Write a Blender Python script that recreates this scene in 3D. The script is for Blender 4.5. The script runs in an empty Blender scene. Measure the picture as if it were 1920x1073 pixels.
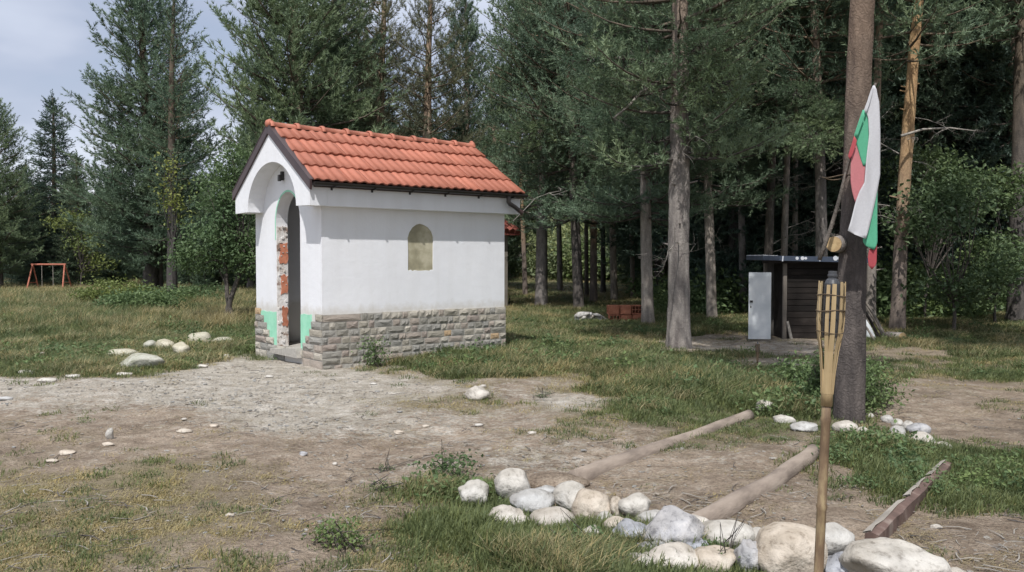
import bpy, bmesh, math, random
import numpy as np
from mathutils import Vector, Matrix, noise as mnoise
from mathutils.geometry import tessellate_polygon

# ------------------------------------------------------------------ camera, sky, sun
scn = bpy.context.scene
COL = scn.collection
F, PITCH, CAMZ = 1587.6, 0.031, 1.5
cam_d = bpy.data.cameras.new("camera"); cam = bpy.data.objects.new("camera", cam_d); COL.objects.link(cam)
cam.location = (0, 0, CAMZ); cam.rotation_euler = (math.pi/2 - PITCH, 0, 0)
cam_d.sensor_width = 36; cam_d.lens = F*36/1920; cam_d.clip_end = 2000; cam_d.clip_start = 0.05
scn.camera = cam
SUN_DIR = Vector((-0.179*0.545, -0.984*0.545, 0.839)).normalized()   # towards the sun
sun_d = bpy.data.lights.new("sun", "SUN"); sun_d.energy = 3.8; sun_d.angle = math.radians(0.6); sun_d.color = (1.0, 0.97, 0.93)
sun = bpy.data.objects.new("sun", sun_d); COL.objects.link(sun); sun.location = (0, -5, 30)
sun.rotation_euler = SUN_DIR.to_track_quat('Z', 'Y').to_euler()
scn.view_settings.view_transform = 'Standard'; scn.view_settings.look = 'None'
scn.view_settings.exposure = 0.22; scn.view_settings.gamma = 1.0; scn.view_settings.use_curve_mapping = False
scn.cycles.max_bounces = 6; scn.cycles.diffuse_bounces = 3; scn.cycles.glossy_bounces = 2
scn.cycles.transmission_bounces = 3; scn.cycles.transparent_max_bounces = 6
scn.cycles.use_denoising = True
world = bpy.data.worlds.new("World"); scn.world = world; world.use_nodes = True
wt = world.node_tree; wt.nodes.clear()
def wn(t, **k):
    n = wt.nodes.new(t)
    for a, b in k.items(): setattr(n, a, b)
    return n
w_out = wn("ShaderNodeOutputWorld"); w_sky = wn("ShaderNodeTexSky", sky_type='NISHITA', sun_disc=False)
w_sky.sun_elevation = math.asin(SUN_DIR.z); w_sky.sun_rotation = math.atan2(SUN_DIR.x, SUN_DIR.y)
bg1 = wn("ShaderNodeBackground"); bg1.inputs[1].default_value = 0.10; wt.links.new(w_sky.outputs[0], bg1.inputs[0])
bg2 = wn("ShaderNodeBackground"); bg2.inputs[1].default_value = 1.0
tc = wn("ShaderNodeTexCoord"); mp = wn("ShaderNodeMapping"); mp.inputs['Scale'].default_value = (1.0, 1.0, 2.4)
mp.inputs['Location'].default_value = (5.3, 1.9, 3.1)
wt.links.new(tc.outputs['Generated'], mp.inputs[0])
n1 = wn("ShaderNodeTexNoise"); n1.inputs['Scale'].default_value = 2.1; n1.inputs['Detail'].default_value = 5; n1.inputs['Roughness'].default_value = .48
wt.links.new(mp.outputs[0], n1.inputs[0])
cr = wn("ShaderNodeValToRGB"); cr.color_ramp.elements[0].position = .38; cr.color_ramp.elements[0].color = (.46, .51, .64, 1)
cr.color_ramp.elements[1].position = .64; cr.color_ramp.elements[1].color = (.93, .95, 1.0, 1)
e = cr.color_ramp.elements.new(.5); e.color = (.60, .655, .775, 1)
wt.links.new(n1.outputs[0], cr.inputs[0]); wt.links.new(cr.outputs[0], bg2.inputs[0])
cm = wn("ShaderNodeValToRGB"); cm.color_ramp.elements[0].position = .22; cm.color_ramp.elements[0].color = (.35,)*3+(1,); cm.color_ramp.elements[1].position = .42; cm.color_ramp.elements[1].color = (.95,)*3+(1,)
wt.links.new(n1.outputs[0], cm.inputs[0])
mx = wn("ShaderNodeMixShader"); wt.links.new(cm.outputs[0], mx.inputs[0]); wt.links.new(bg1.outputs[0], mx.inputs[1]); wt.links.new(bg2.outputs[0], mx.inputs[2])
wt.links.new(mx.outputs[0], w_out.inputs[0])

# ------------------------------------------------------------------ helpers
cp, sp_ = math.cos(PITCH), math.sin(PITCH)
def ray(px, py):
    a = (px-960)/F; b = -(py-536.5)/F
    return (a, cp + b*sp_, -sp_ + b*cp)
def H(x, y):   # terrain height
    x = np.asarray(x, float); y = np.asarray(y, float)
    h = 0.018*np.sin(x*1.3+y*.7+1) + 0.014*np.sin(x*2.9-y*1.7) + 0.008*np.sin(x*5.1+y*4.3+2) + 0.006*np.sin(x*9.1-y*7.3)
    h = h + 0.10*np.sin(x*.21+2.0)*np.sin(y*.17+.5)*np.clip((y-16)/12, 0, 1)
    r = np.hypot(x+2.2, y-13.0)
    h = h*np.clip((r-2.2)/1.5, 0.25, 1)
    # hill that closes the clearing far behind
    h = h + 14.0*np.clip((y-54)/52, 0, 1)**1.2*(1-.65*np.clip((-x-5)/25, 0, 1))
    return h
def G(px, py):   # the ground point seen at a pixel of the photograph
    r = ray(px, py); z = 0.0
    for _ in range(12):
        t = (z-CAMZ)/min(r[2], -1e-4); t = min(t, 90)
        z = float(H(r[0]*t, r[1]*t))
    return Vector((r[0]*t, r[1]*t, z))
def AT(px, py, Y):
    r = ray(px, py); t = Y/r[1]
    return Vector((r[0]*t, Y, CAMZ + r[2]*t))

def tag(o, label=None, cat=None, group=None, kind=None):
    if label: o['label'] = label
    if cat: o['category'] = cat
    if group: o['group'] = group
    if kind: o['kind'] = kind
    return o
def empty(name, loc=(0, 0, 0), rz=0, **k):
    o = bpy.data.objects.new(name, None); COL.objects.link(o); o.location = loc; o.rotation_euler = (0, 0, rz)
    o.empty_display_size = .2
    return tag(o, **k)
def link(name, me, mat=None, parent=None, **k):
    o = bpy.data.objects.new(name, me); COL.objects.link(o)
    if mat is not None and not me.materials: me.materials.append(mat)
    if parent is not None: o.parent = parent
    return tag(o, **k)
def mesh_np(name, V, T, mat=None, smooth=False, attr=None):
    V = np.ascontiguousarray(V, np.float32); T = np.ascontiguousarray(T, np.int32); k = T.shape[1]
    me = bpy.data.meshes.new(name)
    me.vertices.add(len(V)); me.vertices.foreach_set('co', V.ravel())
    me.loops.add(T.size); me.loops.foreach_set('vertex_index', T.ravel())
    me.polygons.add(len(T)); me.polygons.foreach_set('loop_start', np.arange(0, T.size, k, dtype=np.int32))
    me.polygons.foreach_set('loop_total', np.full(len(T), k, np.int32))
    me.polygons.foreach_set('use_smooth', np.full(len(T), smooth, bool))
    me.update(calc_edges=True)
    for an, (typ, data) in (attr or {}).items():
        a = me.attributes.new(an, typ, 'POINT')
        a.data.foreach_set('color' if typ == 'FLOAT_COLOR' else 'value', np.ascontiguousarray(data, np.float32).ravel())
    if mat is not None: me.materials.append(mat)
    return me
class MB:
    """collects boxes, prisms, tubes into one mesh"""
    def __init__(s): s.v = []; s.f = []
    def add(s, v, f):
        b = len(s.v); s.v += [tuple(p) for p in v]; s.f += [tuple(b+i for i in q) for q in f]; return s
    def box(s, x0, x1, y0, y1, z0, z1, M=None):
        v = [Vector((x, y, z)) for z in (z0, z1) for y in (y0, y1) for x in (x0, x1)]
        if M is not None: v = [M @ p for p in v]
        return s.add(v, [(0, 2, 3, 1), (4, 5, 7, 6), (0, 1, 5, 4), (2, 6, 7, 3), (0, 4, 6, 2), (1, 3, 7, 5)])
    def prism(s, loops, axis, a, b):
        """loops: outline then holes, as (u,v) points; extruded along axis from a to b"""
        pts = [p for L in loops for p in L]
        def P(u, v, w): return {'x': (w, u, v), 'y': (u, w, v), 'z': (u, v, w)}[axis]
        n = len(pts); V = [P(u, v, a) for u, v in pts] + [P(u, v, b) for u, v in pts]
        tris = tessellate_polygon([[Vector((u, v, 0)) for u, v in L] for L in loops])
        Fc = [tuple(t) for t in tris] + [tuple(n+i for i in reversed(t)) for t in tris]
        k = 0
        for L in loops:
            m = len(L)
            for i in range(m):
                j = (i+1) % m; Fc.append((k+i, k+j, n+k+j, n+k+i))
            k += m
        return s.add(V, Fc)
    def tube(s, pts, rads, n=8, cap=True):
        pts = [Vector(p) for p in pts]
        if not hasattr(rads, '__len__'): rads = [rads]*len(pts)
        V = []; ref = None
        for i, p in enumerate(pts):
            d = (pts[min(i+1, len(pts)-1)] - pts[max(i-1, 0)]).normalized()
            if ref is None: ref = d.orthogonal().normalized()
            u = (ref - d*ref.dot(d)).normalized(); ref = u; w = d.cross(u)
            for k in range(n):
                a = 2*math.pi*k/n; V.append(p + (u*math.cos(a)+w*math.sin(a))*rads[i])
        Fc = [(i*n+k, i*n+(k+1) % n, (i+1)*n+(k+1) % n, (i+1)*n+k) for i in range(len(pts)-1) for k in range(n)]
        if cap: Fc += [tuple(range(n))[::-1], tuple((len(pts)-1)*n+k for k in range(n))]
        return s.add(V, Fc)
    def mesh(s, name, mat=None, smooth=False, bevel=0):
        me = bpy.data.meshes.new(name); me.from_pydata(s.v, [], s.f)
        bm = bmesh.new(); bm.from_mesh(me)
        bmesh.ops.recalc_face_normals(bm, faces=bm.faces)
        if bevel: bmesh.ops.bevel(bm, geom=[e for e in bm.edges if len(e.link_faces) == 2 and e.calc_face_angle(0) > .6], offset=bevel, segments=1, affect='EDGES')
        bm.to_mesh(me); bm.free()
        if smooth:
            for p in me.polygons: p.use_smooth = True
        if mat is not None: me.materials.append(mat)
        return me
    def obj(s, name, mat=None, parent=None, smooth=False, bevel=0, **k):
        return link(name, s.mesh(name, mat, smooth, bevel), None, parent, **k)

# ------------------------------------------------------------------ materials
def new_mat(name):
    m = bpy.data.materials.new(name); m.use_nodes = True; return m, m.node_tree, m.node_tree.nodes["Principled BSDF"]
def ramp(nt, stops, fac=None, interp='LINEAR'):
    r = nt.nodes.new("ShaderNodeValToRGB"); r.color_ramp.interpolation = interp
    while len(r.color_ramp.elements) < len(stops): r.color_ramp.elements.new(.5)
    for e, (p, c) in zip(r.color_ramp.elements, stops):
        e.position = p; e.color = tuple(c)+((1,) if len(c) == 3 else ())
    if fac is not None: nt.links.new(fac, r.inputs[0])
    return r
def noise_n(nt, scale, detail=4, rough=.55, stretch=None, coord='Object', dist=0):
    t = nt.nodes.new("ShaderNodeTexCoord"); n = nt.nodes.new("ShaderNodeTexNoise")
    n.inputs['Scale'].default_value = scale; n.inputs['Detail'].default_value = detail; n.inputs['Roughness'].default_value = rough; n.inputs['Distortion'].default_value = dist
    src = t.outputs[coord]
    if stretch:
        m = nt.nodes.new("ShaderNodeMapping"); m.inputs['Scale'].default_value = stretch; nt.links.new(src, m.inputs[0]); src = m.outputs[0]
    nt.links.new(src, n.inputs['Vector']); return n
def mixc(nt, fac, a, b, mode='MIX'):
    m = nt.nodes.new("ShaderNodeMix"); m.data_type = 'RGBA'; m.blend_type = mode
    for s, v in ((0, fac), (6, a), (7, b)):
        if hasattr(v, 'is_linked'): nt.links.new(v, m.inputs[s])
        elif s == 0: m.inputs[0].default_value = v
        else: m.inputs[s].default_value = tuple(v)+(1,)
    return m.outputs[2]
def bump(nt, bsdf, h, strength=.5, dist=.02):
    b = nt.nodes.new("ShaderNodeBump"); b.inputs['Strength'].default_value = strength; b.inputs['Distance'].default_value = dist
    nt.links.new(h, b.inputs['Height']); nt.links.new(b.outputs[0], bsdf.inputs['Normal'])
def nmat(name, stops, scale=8, detail=5, rough=.8, stretch=None, bs=.4, bd=.01, bscale=None, rand=0, coord='Object', spec=.3, dist=0):
    m, nt, b = new_mat(name)
    n = noise_n(nt, scale, detail, .6, stretch, coord, dist); c = ramp(nt, stops, n.outputs[0]).outputs[0]
    if rand:
        oi = nt.nodes.new("ShaderNodeObjectInfo"); rr = ramp(nt, [(0, (1-rand,)*3), (1, (1+rand,)*3)], oi.outputs['Random'])
        c = mixc(nt, 1.0, c, rr.outputs[0], 'MULTIPLY')
    nt.links.new(c, b.inputs['Base Color']); b.inputs['Roughness'].default_value = rough; b.inputs['Specular IOR Level'].default_value = spec
    n2 = noise_n(nt, bscale or scale*3, 6, .65, stretch, coord)
    if bs: bump(nt, b, n2.outputs[0], bs, bd)
    return m
def foliage_mat(name, dark, light, trans=.25, tcol=None):
    m, nt, b = new_mat(name)
    a = nt.nodes.new("ShaderNodeAttribute"); a.attribute_name = 'tint'
    oi = nt.nodes.new("ShaderNodeObjectInfo"); rr = ramp(nt, [(0, (.80, .84, .86)), (.5, (1, 1, 1)), (1, (1.2, 1.12, .95))], oi.outputs['Random'])
    c = ramp(nt, [(0, dark), (1, light)], a.outputs['Fac']).outputs[0]
    n = noise_n(nt, .55, 2); c = mixc(nt, 1.0, c, ramp(nt, [(.3, (.8, .85, .9)), (.7, (1.2, 1.13, 1.0))], n.outputs[0]).outputs[0], 'MULTIPLY')
    c = mixc(nt, 1.0, c, rr.outputs[0], 'MULTIPLY')
    nt.links.new(c, b.inputs['Base Color']); b.inputs['Roughness'].default_value = .55; b.inputs['Specular IOR Level'].default_value = .35
    tr = nt.nodes.new("ShaderNodeBsdfTranslucent"); nt.links.new(c, tr.inputs[0])
    mx = nt.nodes.new("ShaderNodeMixShader"); mx.inputs[0].default_value = trans
    out = nt.nodes["Material Output"]; nt.links.new(b.outputs[0], mx.inputs[1]); nt.links.new(tr.outputs[0], mx.inputs[2]); nt.links.new(mx.outputs[0], out.inputs[0])
    return m

M_pine = foliage_mat("pine_needles", (.078, .128, .086), (.225, .305, .198))
M_pine_blue = foliage_mat("spruce_needles", (.050, .088, .066), (.150, .210, .155))
M_pine_brown = foliage_mat("thin_pine_needles", (.10, .112, .068), (.24, .245, .155))
M_leaf = foliage_mat("broad_leaves", (.075, .125, .050), (.20, .28, .125), .35)
M_leaf_dk = foliage_mat("shade_darkened_leaves", (.055, .095, .045), (.14, .20, .095), .3)  # darker copy of the broad leaves, the wood edge's shade put into the colour
M_brush = foliage_mat("sun_paled_slope_brush", (.15, .19, .095), (.30, .35, .19), .35)  # leaf colour raised so the far slope looks sunlit, light painted in
M_leaf_y = foliage_mat("yellow_green_leaves", (.12, .16, .04), (.26, .30, .10), .35)
M_grass = foliage_mat("green_grass_blades", (.085, .115, .048), (.20, .235, .105), .35)
M_dry = foliage_mat("dry_grass_blades", (.26, .225, .115), (.50, .43, .25), .35)
M_straw = foliage_mat("straw_litter", (.20, .16, .10), (.42, .36, .25), .1)
def bark_mat(name, low, low2, up, up2, z0=3.0, z1=6.5):
    m, nt, b = new_mat(name)
    n = noise_n(nt, 9, 6, .65, (1, 1, .28)); v = nt.nodes.new("ShaderNodeTexVoronoi"); v.feature = 'DISTANCE_TO_EDGE'; v.inputs['Scale'].default_value = 26
    t = nt.nodes.new("ShaderNodeTexCoord"); mp = nt.nodes.new("ShaderNodeMapping"); mp.inputs['Scale'].default_value = (1, 1, .3)
    nd = noise_n(nt, 6, 3); mv = nt.nodes.new("ShaderNodeMix"); mv.data_type = 'VECTOR'; mv.inputs[0].default_value = .25
    nt.links.new(t.outputs['Object'], mp.inputs[0]); nt.links.new(mp.outputs[0], mv.inputs[4]); nt.links.new(nd.outputs['Color'], mv.inputs[5]); nt.links.new(mv.outputs[1], v.inputs['Vector'])
    c1 = ramp(nt, [(.35, low), (.62, low2)], n.outputs[0]).outputs[0]; c2 = ramp(nt, [(.35, up), (.65, up2)], n.outputs[0]).outputs[0]
    sx = nt.nodes.new("ShaderNodeSeparateXYZ"); nt.links.new(t.outputs['Object'], sx.inputs[0])
    n3 = noise_n(nt, 1.6, 3); ad = nt.nodes.new("ShaderNodeMath"); ad.operation = 'MULTIPLY_ADD'; ad.inputs[1].default_value = 2.4; nt.links.new(n3.outputs[0], ad.inputs[0]); nt.links.new(sx.outputs[2], ad.inputs[2])
    mr = nt.nodes.new("ShaderNodeMapRange"); mr.inputs[1].default_value = z0+1.2; mr.inputs[2].default_value = z1+1.2; nt.links.new(ad.outputs[0], mr.inputs[0])
    c = mixc(nt, mr.outputs[0], c1, c2)
    cr_ = ramp(nt, [(0, (.62, .62, .62)), (.25, (1, 1, 1))], v.outputs['Distance']); c = mixc(nt, .5, c, cr_.outputs[0], 'MULTIPLY')
    oi = nt.nodes.new("ShaderNodeObjectInfo"); rr = ramp(nt, [(0, (.75, .76, .8)), (1, (1.25, 1.2, 1.12))], oi.outputs['Random']); c = mixc(nt, 1, c, rr.outputs[0], 'MULTIPLY')
    nt.links.new(c, b.inputs['Base Color']); b.inputs['Roughness'].default_value = .9; b.inputs['Specular IOR Level'].default_value = .15
    mm = nt.nodes.new("ShaderNodeMath"); mm.operation = 'ADD'; nt.links.new(cr_.outputs[0], mm.inputs[0]); nt.links.new(n.outputs[0], mm.inputs[1]); bump(nt, b, mm.outputs[0], .55, .016)
    return m
M_bark = bark_mat("pine_bark", (.18, .16, .15), (.36, .33, .30), (.24, .19, .15), (.40, .30, .22))
M_bark_or = bark_mat("orange_pine_bark", (.17, .145, .13), (.29, .24, .21), (.34, .215, .12), (.52, .36, .20), 1.6, 4.2)
M_bark_dk = bark_mat("dark_bark", (.07, .065, .062), (.15, .135, .125), (.12, .10, .08), (.22, .17, .12))
M_bark_flag = bark_mat("grey_brown_bark", (.07, .062, .060), (.15, .13, .12), (.15, .11, .085), (.27, .20, .15), 1.9, 3.6)
M_dead = nmat("dead_branch_wood", [(.3, (.17, .155, .14)), (.7, (.38, .35, .31))], 10, stretch=(1, 1, 1))

M_plaster, nt, b = new_mat("white_plaster")
n = noise_n(nt, 1.3, 5, .6); n2 = noise_n(nt, 7, 4, .6); n3 = noise_n(nt, 70, 5, .6); ns = noise_n(nt, 5, 5, .6, (1, 1, .12))
c = ramp(nt, [(.3, (.74, .75, .78)), (.7, (.80, .81, .84))], n.outputs[0]).outputs[0]
c = mixc(nt, .35, c, ramp(nt, [(.35, (.90, .89, .87)), (.55, (1, 1, 1))], ns.outputs[0]).outputs[0], 'MULTIPLY')
tt = nt.nodes.new("ShaderNodeTexCoord"); sx_ = nt.nodes.new("ShaderNodeSeparateXYZ"); nt.links.new(tt.outputs['Object'], sx_.inputs[0])
md_ = nt.nodes.new("ShaderNodeMath"); md_.operation = 'MULTIPLY_ADD'; md_.inputs[1].default_value = -.28; nt.links.new(n2.outputs[0], md_.inputs[0]); nt.links.new(sx_.outputs[2], md_.inputs[2])
c = mixc(nt, 1, c, ramp(nt, [(.60, (.80, .77, .71)), (.74, (1, 1, 1))], md_.outputs[0]).outputs[0], 'MULTIPLY')   # mud splashed above the plinth
nt.links.new(c, b.inputs['Base Color']); b.inputs['Roughness'].default_value = .85; b.inputs['Specular IOR Level'].default_value = .25
mm = nt.nodes.new("ShaderNodeMath"); mm.operation = 'MULTIPLY_ADD'; mm.inputs[1].default_value = .25; nt.links.new(n3.outputs[0], mm.inputs[0]); nt.links.new(n2.outputs[0], mm.inputs[2])
bump(nt, b, mm.outputs[0], .42, .013)
# faint staining low on the render
M_raw = nmat("raw_render", [(.30, (.22, .20, .14)), (.48, (.33, .305, .21)), (.66, (.52, .48, .36))], 3.2, 6, .9, bs=.3, bd=.004, bscale=50)
M_jamb = nmat("chipped_white_plaster", [(.40, (.30, .22, .18)), (.455, (.62, .58, .54)), (.6, (.76, .745, .73))], 7, 8, .85, bs=.8, bd=.012, bscale=22)
M_green = nmat("green_insulation_board", [(.3, (.26, .60, .42)), (.62, (.36, .70, .52)), (.72, (.48, .76, .62))], 6, 5, .8, bs=.3, bd=.004)
M_mortar = nmat("mortar", [(.3, (.33, .31, .28)), (.7, (.46, .44, .40))], 20, bs=.6)
def tile_mat():
    m = nmat("terracotta_tiles", [(.26, (.22, .095, .070)), (.42, (.38, .135, .088)), (.6, (.43, .155, .10)), (.78, (.47, .21, .15))], 5, 7, .66, bs=.25, bd=.003, rand=.13, bscale=50, spec=.4)
    return m
M_tile = tile_mat()
M_brick = nmat("orange_brick", [(.3, (.42, .155, .09)), (.7, (.58, .24, .15))], 12, 5, .85, bs=.4, rand=.15)
M_brown = nmat("dark_brown_sheet_metal", [(.3, (.045, .026, .026)), (.7, (.065, .04, .038))], 3, rough=.42, bs=0, spec=.5)
M_black = nmat("black_gutter", [(.3, (.014, .012, .012)), (.7, (.03, .026, .025))], 3, rough=.4, bs=0, spec=.5)
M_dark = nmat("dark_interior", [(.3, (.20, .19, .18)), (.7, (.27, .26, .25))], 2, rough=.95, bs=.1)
def stone_cols_mat():
    m, nt, b = new_mat("cut_sandstone")
    oi = nt.nodes.new("ShaderNodeObjectInfo")
    base = ramp(nt, [(0, (.27, .26, .23)), (.14, (.36, .335, .285)), (.28, (.29, .285, .265)), (.42, (.42, .395, .345)), (.55, (.36, .315, .275)), (.68, (.32, .31, .285)), (.80, (.45, .42, .365)), (.90, (.32, .275, .245)), (.975, (.48, .35, .22))], oi.outputs['Random'], 'CONSTANT')
    ad = nt.nodes.new("ShaderNodeVectorMath"); ad.operation = 'ADD'; t = nt.nodes.new("ShaderNodeTexCoord")
    nt.links.new(t.outputs['Object'], ad.inputs[0]); nt.links.new(oi.outputs['Location'], ad.inputs[1])
    n = nt.nodes.new("ShaderNodeTexNoise"); n.inputs['Scale'].default_value = 9; n.inputs['Detail'].default_value = 7; n.inputs['Roughness'].default_value = .65; nt.links.new(ad.outputs[0], n.inputs['Vector'])
    c = mixc(nt, 1.0, base.outputs[0], ramp(nt, [(.3, (.78, .78, .78)), (.7, (1.24, 1.22, 1.19))], n.outputs[0]).outputs[0], 'MULTIPLY')
    nt.links.new(c, b.inputs['Base Color']); b.inputs['Roughness'].default_value = .88; b.inputs['Specular IOR Level'].default_value = .25
    bump(nt, b, n.outputs[0], .6, .02); return m
M_stone = stone_cols_mat()
def boulder_mat(name, a, b_, c_, spots):
    m, nt, b = new_mat(name)
    n = noise_n(nt, 6, 7, .62); n2 = noise_n(nt, 26, 6, .6); n3 = noise_n(nt, 2.2, 3, .5)
    c = ramp(nt, [(.30, a), (.52, b_), (.75, c_)], n.outputs[0]).outputs[0]
    c = mixc(nt, .8, c, ramp(nt, [(.32, spots), (.45, (1, 1, 1))], n2.outputs[0]).outputs[0], 'MULTIPLY')
    c = mixc(nt, .7, c, ramp(nt, [(.34, (.74, .68, .60)), (.55, (1.03, 1.03, 1.04))], n3.outputs[0]).outputs[0], 'MULTIPLY')
    oi = nt.nodes.new("ShaderNodeObjectInfo"); c = mixc(nt, 1, c, ramp(nt, [(0, (.87, .89, .92)), (.5, (1, .98, .94)), (1, (1.08, 1.03, .97))], oi.outputs['Random']).outputs[0], 'MULTIPLY')
    nt.links.new(c, b.inputs['Base Color']); b.inputs['Roughness'].default_value = .82; b.inputs['Specular IOR Level'].default_value = .25
    bump(nt, b, n2.outputs[0], .8, .02); return m
M_b_white = boulder_mat("pale_river_stone", (.29, .28, .265), (.47, .46, .44), (.60, .59, .565), (.55, .53, .51))
M_b_tan = boulder_mat("tan_river_stone", (.30, .27, .23), (.47, .43, .38), (.59, .56, .51), (.56, .53, .50))
M_b_grey = boulder_mat("grey_limestone", (.22, .23, .25), (.38, .39, .42), (.56, .56, .57), (.45, .45, .48))
M_b_meadow = boulder_mat("lichened_stone", (.34, .34, .26), (.44, .43, .36), (.54, .52, .45), (.62, .62, .52))
M_log = nmat("grey_weathered_log", [(.3, (.16, .13, .11)), (.5, (.29, .24, .20)), (.72, (.38, .32, .27))], 6, 8, .9, stretch=(1, 1, .35), bs=.9, bd=.015, bscale=20, spec=.1)
M_beam = nmat("old_reddish_beam", [(.3, (.085, .058, .05)), (.55, (.15, .10, .085)), (.72, (.27, .22, .19))], 6, 6, .85, stretch=(1, 1, .2), bs=.7, bd=.01)
M_woodend = nmat("sawn_wood", [(.35, (.34, .23, .12)), (.65, (.50, .37, .20))], 20, 4, .8)

def join_name(n): return n

# ------------------------------------------------------------------ ground cover map
CP = []   # photo x, y, cover 0..1, height m, dryness 0..1, paleness of bare soil
def c_(s):
    for q in s.split(';'):
        q = q.split()
        if q: CP.append([float(a) for a in q])
c_("""0 725 .03 .05 .5 .8; 150 735 0 .05 .5 .7;300 722 0 .05 .5 1;380 700 .02 .05 .5 1;470 690 0 .05 .5 1;550 685 0 .05 .5 .9;600 725 .05 .05 .7 1;420 745 0 .05 .5 1;
500 740 0 .05 .5 1; 250 780 .02 .05 .5 .3;0 790 .03 .05 .5 .3;50 755 0 .05 .5 .6;600 785 0 .05 .5 .8;750 800 0 .05 .5 .6;700 850 .02 .04 .5 .3;900 825 .02 .04 .5 .4;1000 800 .12 .06 .6 .4;
850 880 .02 .04 .5 .4;1000 860 0 .04 .5 .5;1130 850 0 .04 .5 .4;700 900 .1 .05 .6 .3;740 960 .12 .06 .5 .2;620 960 .12 .05 .5 .3;620 880 .06 .05 .6 .3;700 730 .12 .06 .8 .8;800 735 .18 .06 .8 .7;
860 765 .30 .07 .8 .5;950 755 .45 .08 .5 .4;1060 755 .12 .06 .8 .8;1100 795 .35 .07 .6 .3;1010 722 .35 .08 .8 .4;1200 815 .22 .06 .5 .3;1250 800 .5 .1 .2 .3;
100 900 .48 .05 .88 .2;0 960 .55 .055 .85 .2;250 900 .5 .05 .88 .2;400 930 .55 .055 .8 .2;460 980 .4 .05 .7 .2;300 1000 .55 .055 .88 .2;100 1040 .6 .06 .8 .2;440 1060 .45 .05 .7 .1;550 1040 .15 .05 .5 .1;
650 1020 .25 .06 .4 .1;560 960 .12 .05 .5 .2;200 850 .22 .05 .7 .3;350 845 .12 .05 .7 .2;480 880 .3 .06 .7 .2;40 880 .2 .05 .7 .1;0 840 .05 .05 .5 .0;130 830 .12 .05 .6 .1;
850 930 .9 .12 .15 .2;800 985 .85 .11 .3 .2;900 1010 .95 .12 .25 .2;1000 1030 1 .13 .35 .2;1100 1060 .95 .12 .45 .2;700 1055 .5 .07 .7 .2;850 1065 .8 .09 .65 .2;1200 1070 .7 .12 .3 .2;780 940 .5 .09 .3 .2;
1250 880 0 .04 .5 .3;1350 860 .05 .04 .5 .3;1150 925 .02 .04 .5 .3;1400 960 .02 .04 .5 .2;1500 930 .02 .04 .5 .2;1450 900 .05 .04 .5 .2;1600 960 .02 .04 .5 .1;1700 1040 0 .04 .5 .1;1850 1000 0 .04 .5 .1;
1900 1060 0 .04 .5 .1; 1850 905 .9 .11 .1 .1;1700 900 .85 .1 .1 .1;1640 870 .9 .1 .1 .1;1800 870 .75 .1 .15 .1;1580 855 .85 .1 .1 .1;1560 885 .35 .08 .3 .1;1480 840 .2 .06 .3 .3;1400 828 .5 .05 .2 .3;1340 818 .5 .08 .3 .3;
1330 785 .7 .07 .1 .2;1430 795 .6 .05 .1 .2;1500 765 .9 .2 .05 .2;1560 755 .9 .22 .05 .2;1900 930 .6 .1 .1 .1;1400 805 .5 .05 .1 .1;1650 850 .85 .12 .1 .1;
1700 768 .05 .05 .6 .3;1800 790 .04 .05 .5 .2;1900 825 .05 .05 .5 .1;1900 765 .25 .06 .6 .2;1650 745 .2 .08 .5 .3;1750 728 .3 .08 .7 .3;1850 705 .7 .1 .4 .2;1740 685 .65 .1 .65 .2;1680 662 .5 .08 .7 .2;1600 690 .5 .1 .4 .3;
1000 640 .9 .18 .2 .2;1100 665 .95 .2 .15 .2;1200 700 1 .24 .05 .2;1300 730 1 .24 .05 .2;1400 725 .95 .2 .1 .2;1450 680 .3 .1 .6 .5;1380 655 .12 .06 .6 .6;1480 655 .08 .05 .6 .5;1330 640 .2 .07 .6 .5;1330 668 .7 .12 .3 .3;
1100 632 .85 .12 .75 .3;1000 600 .95 .2 .2 .2;1200 625 .9 .18 .2 .2;1450 705 .6 .12 .3 .3;1560 690 .3 .1 .6 .4;1150 735 .85 .14 .35 .3;1250 762 .8 .13 .2 .3;
740 700 .35 .09 .75 .6;850 695 .8 .16 .25 .3;910 685 .95 .22 .1 .3;970 685 .95 .2 .15 .3;1050 700 .6 .12 .7 .4;680 705 .08 .06 .6 .9;1060 720 .3 .09 .8 .5;
0 695 .75 .12 .3 .4;100 682 .9 .16 .25 .3;200 695 .75 .13 .3 .4;300 690 .8 .13 .3 .5;380 675 .75 .15 .3 .6;420 655 .95 .2 .2 .3;460 640 .95 .2 .3 .3;450 678 .35 .08 .5 .8;300 620 1 .32 .45 .2;100 610 1 .36 .4 .2;
0 565 1 .4 .5 .2;200 565 1 .4 .4 .2;50 548 1 .4 .8 .2;380 560 1 .4 .6 .2;700 560 1 .2 .3 .2;1000 560 .95 .2 .3 .2;1100 560 .95 .2 .5 .2;1300 600 .9 .16 .3 .2;1800 625 .9 .14 .35 .2;1700 642 .8 .12 .5 .2;1900 660 .85 .14 .4 .2;
150 530 1 .4 .8 .2;400 525 1 .4 .8 .2;600 520 1 .3 .5 .2;1000 520 1 .25 .5 .2;1400 520 .9 .1 .3 .2;1900 520 .9 .1 .3 .2""")
CPa = np.array(CP)
def _cg(px, py):
    g = G(px, py); return g.x, g.y
_cxy = np.array([_cg(a, b) for a, b in CPa[:, :2]])
def _emb(x, y):
    y2 = np.maximum(y, 2.0)
    return np.stack([x/(y2*.55+.6), np.log(y2)*1.75], -1)
_ce = _emb(_cxy[:, 0], _cxy[:, 1])
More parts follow.
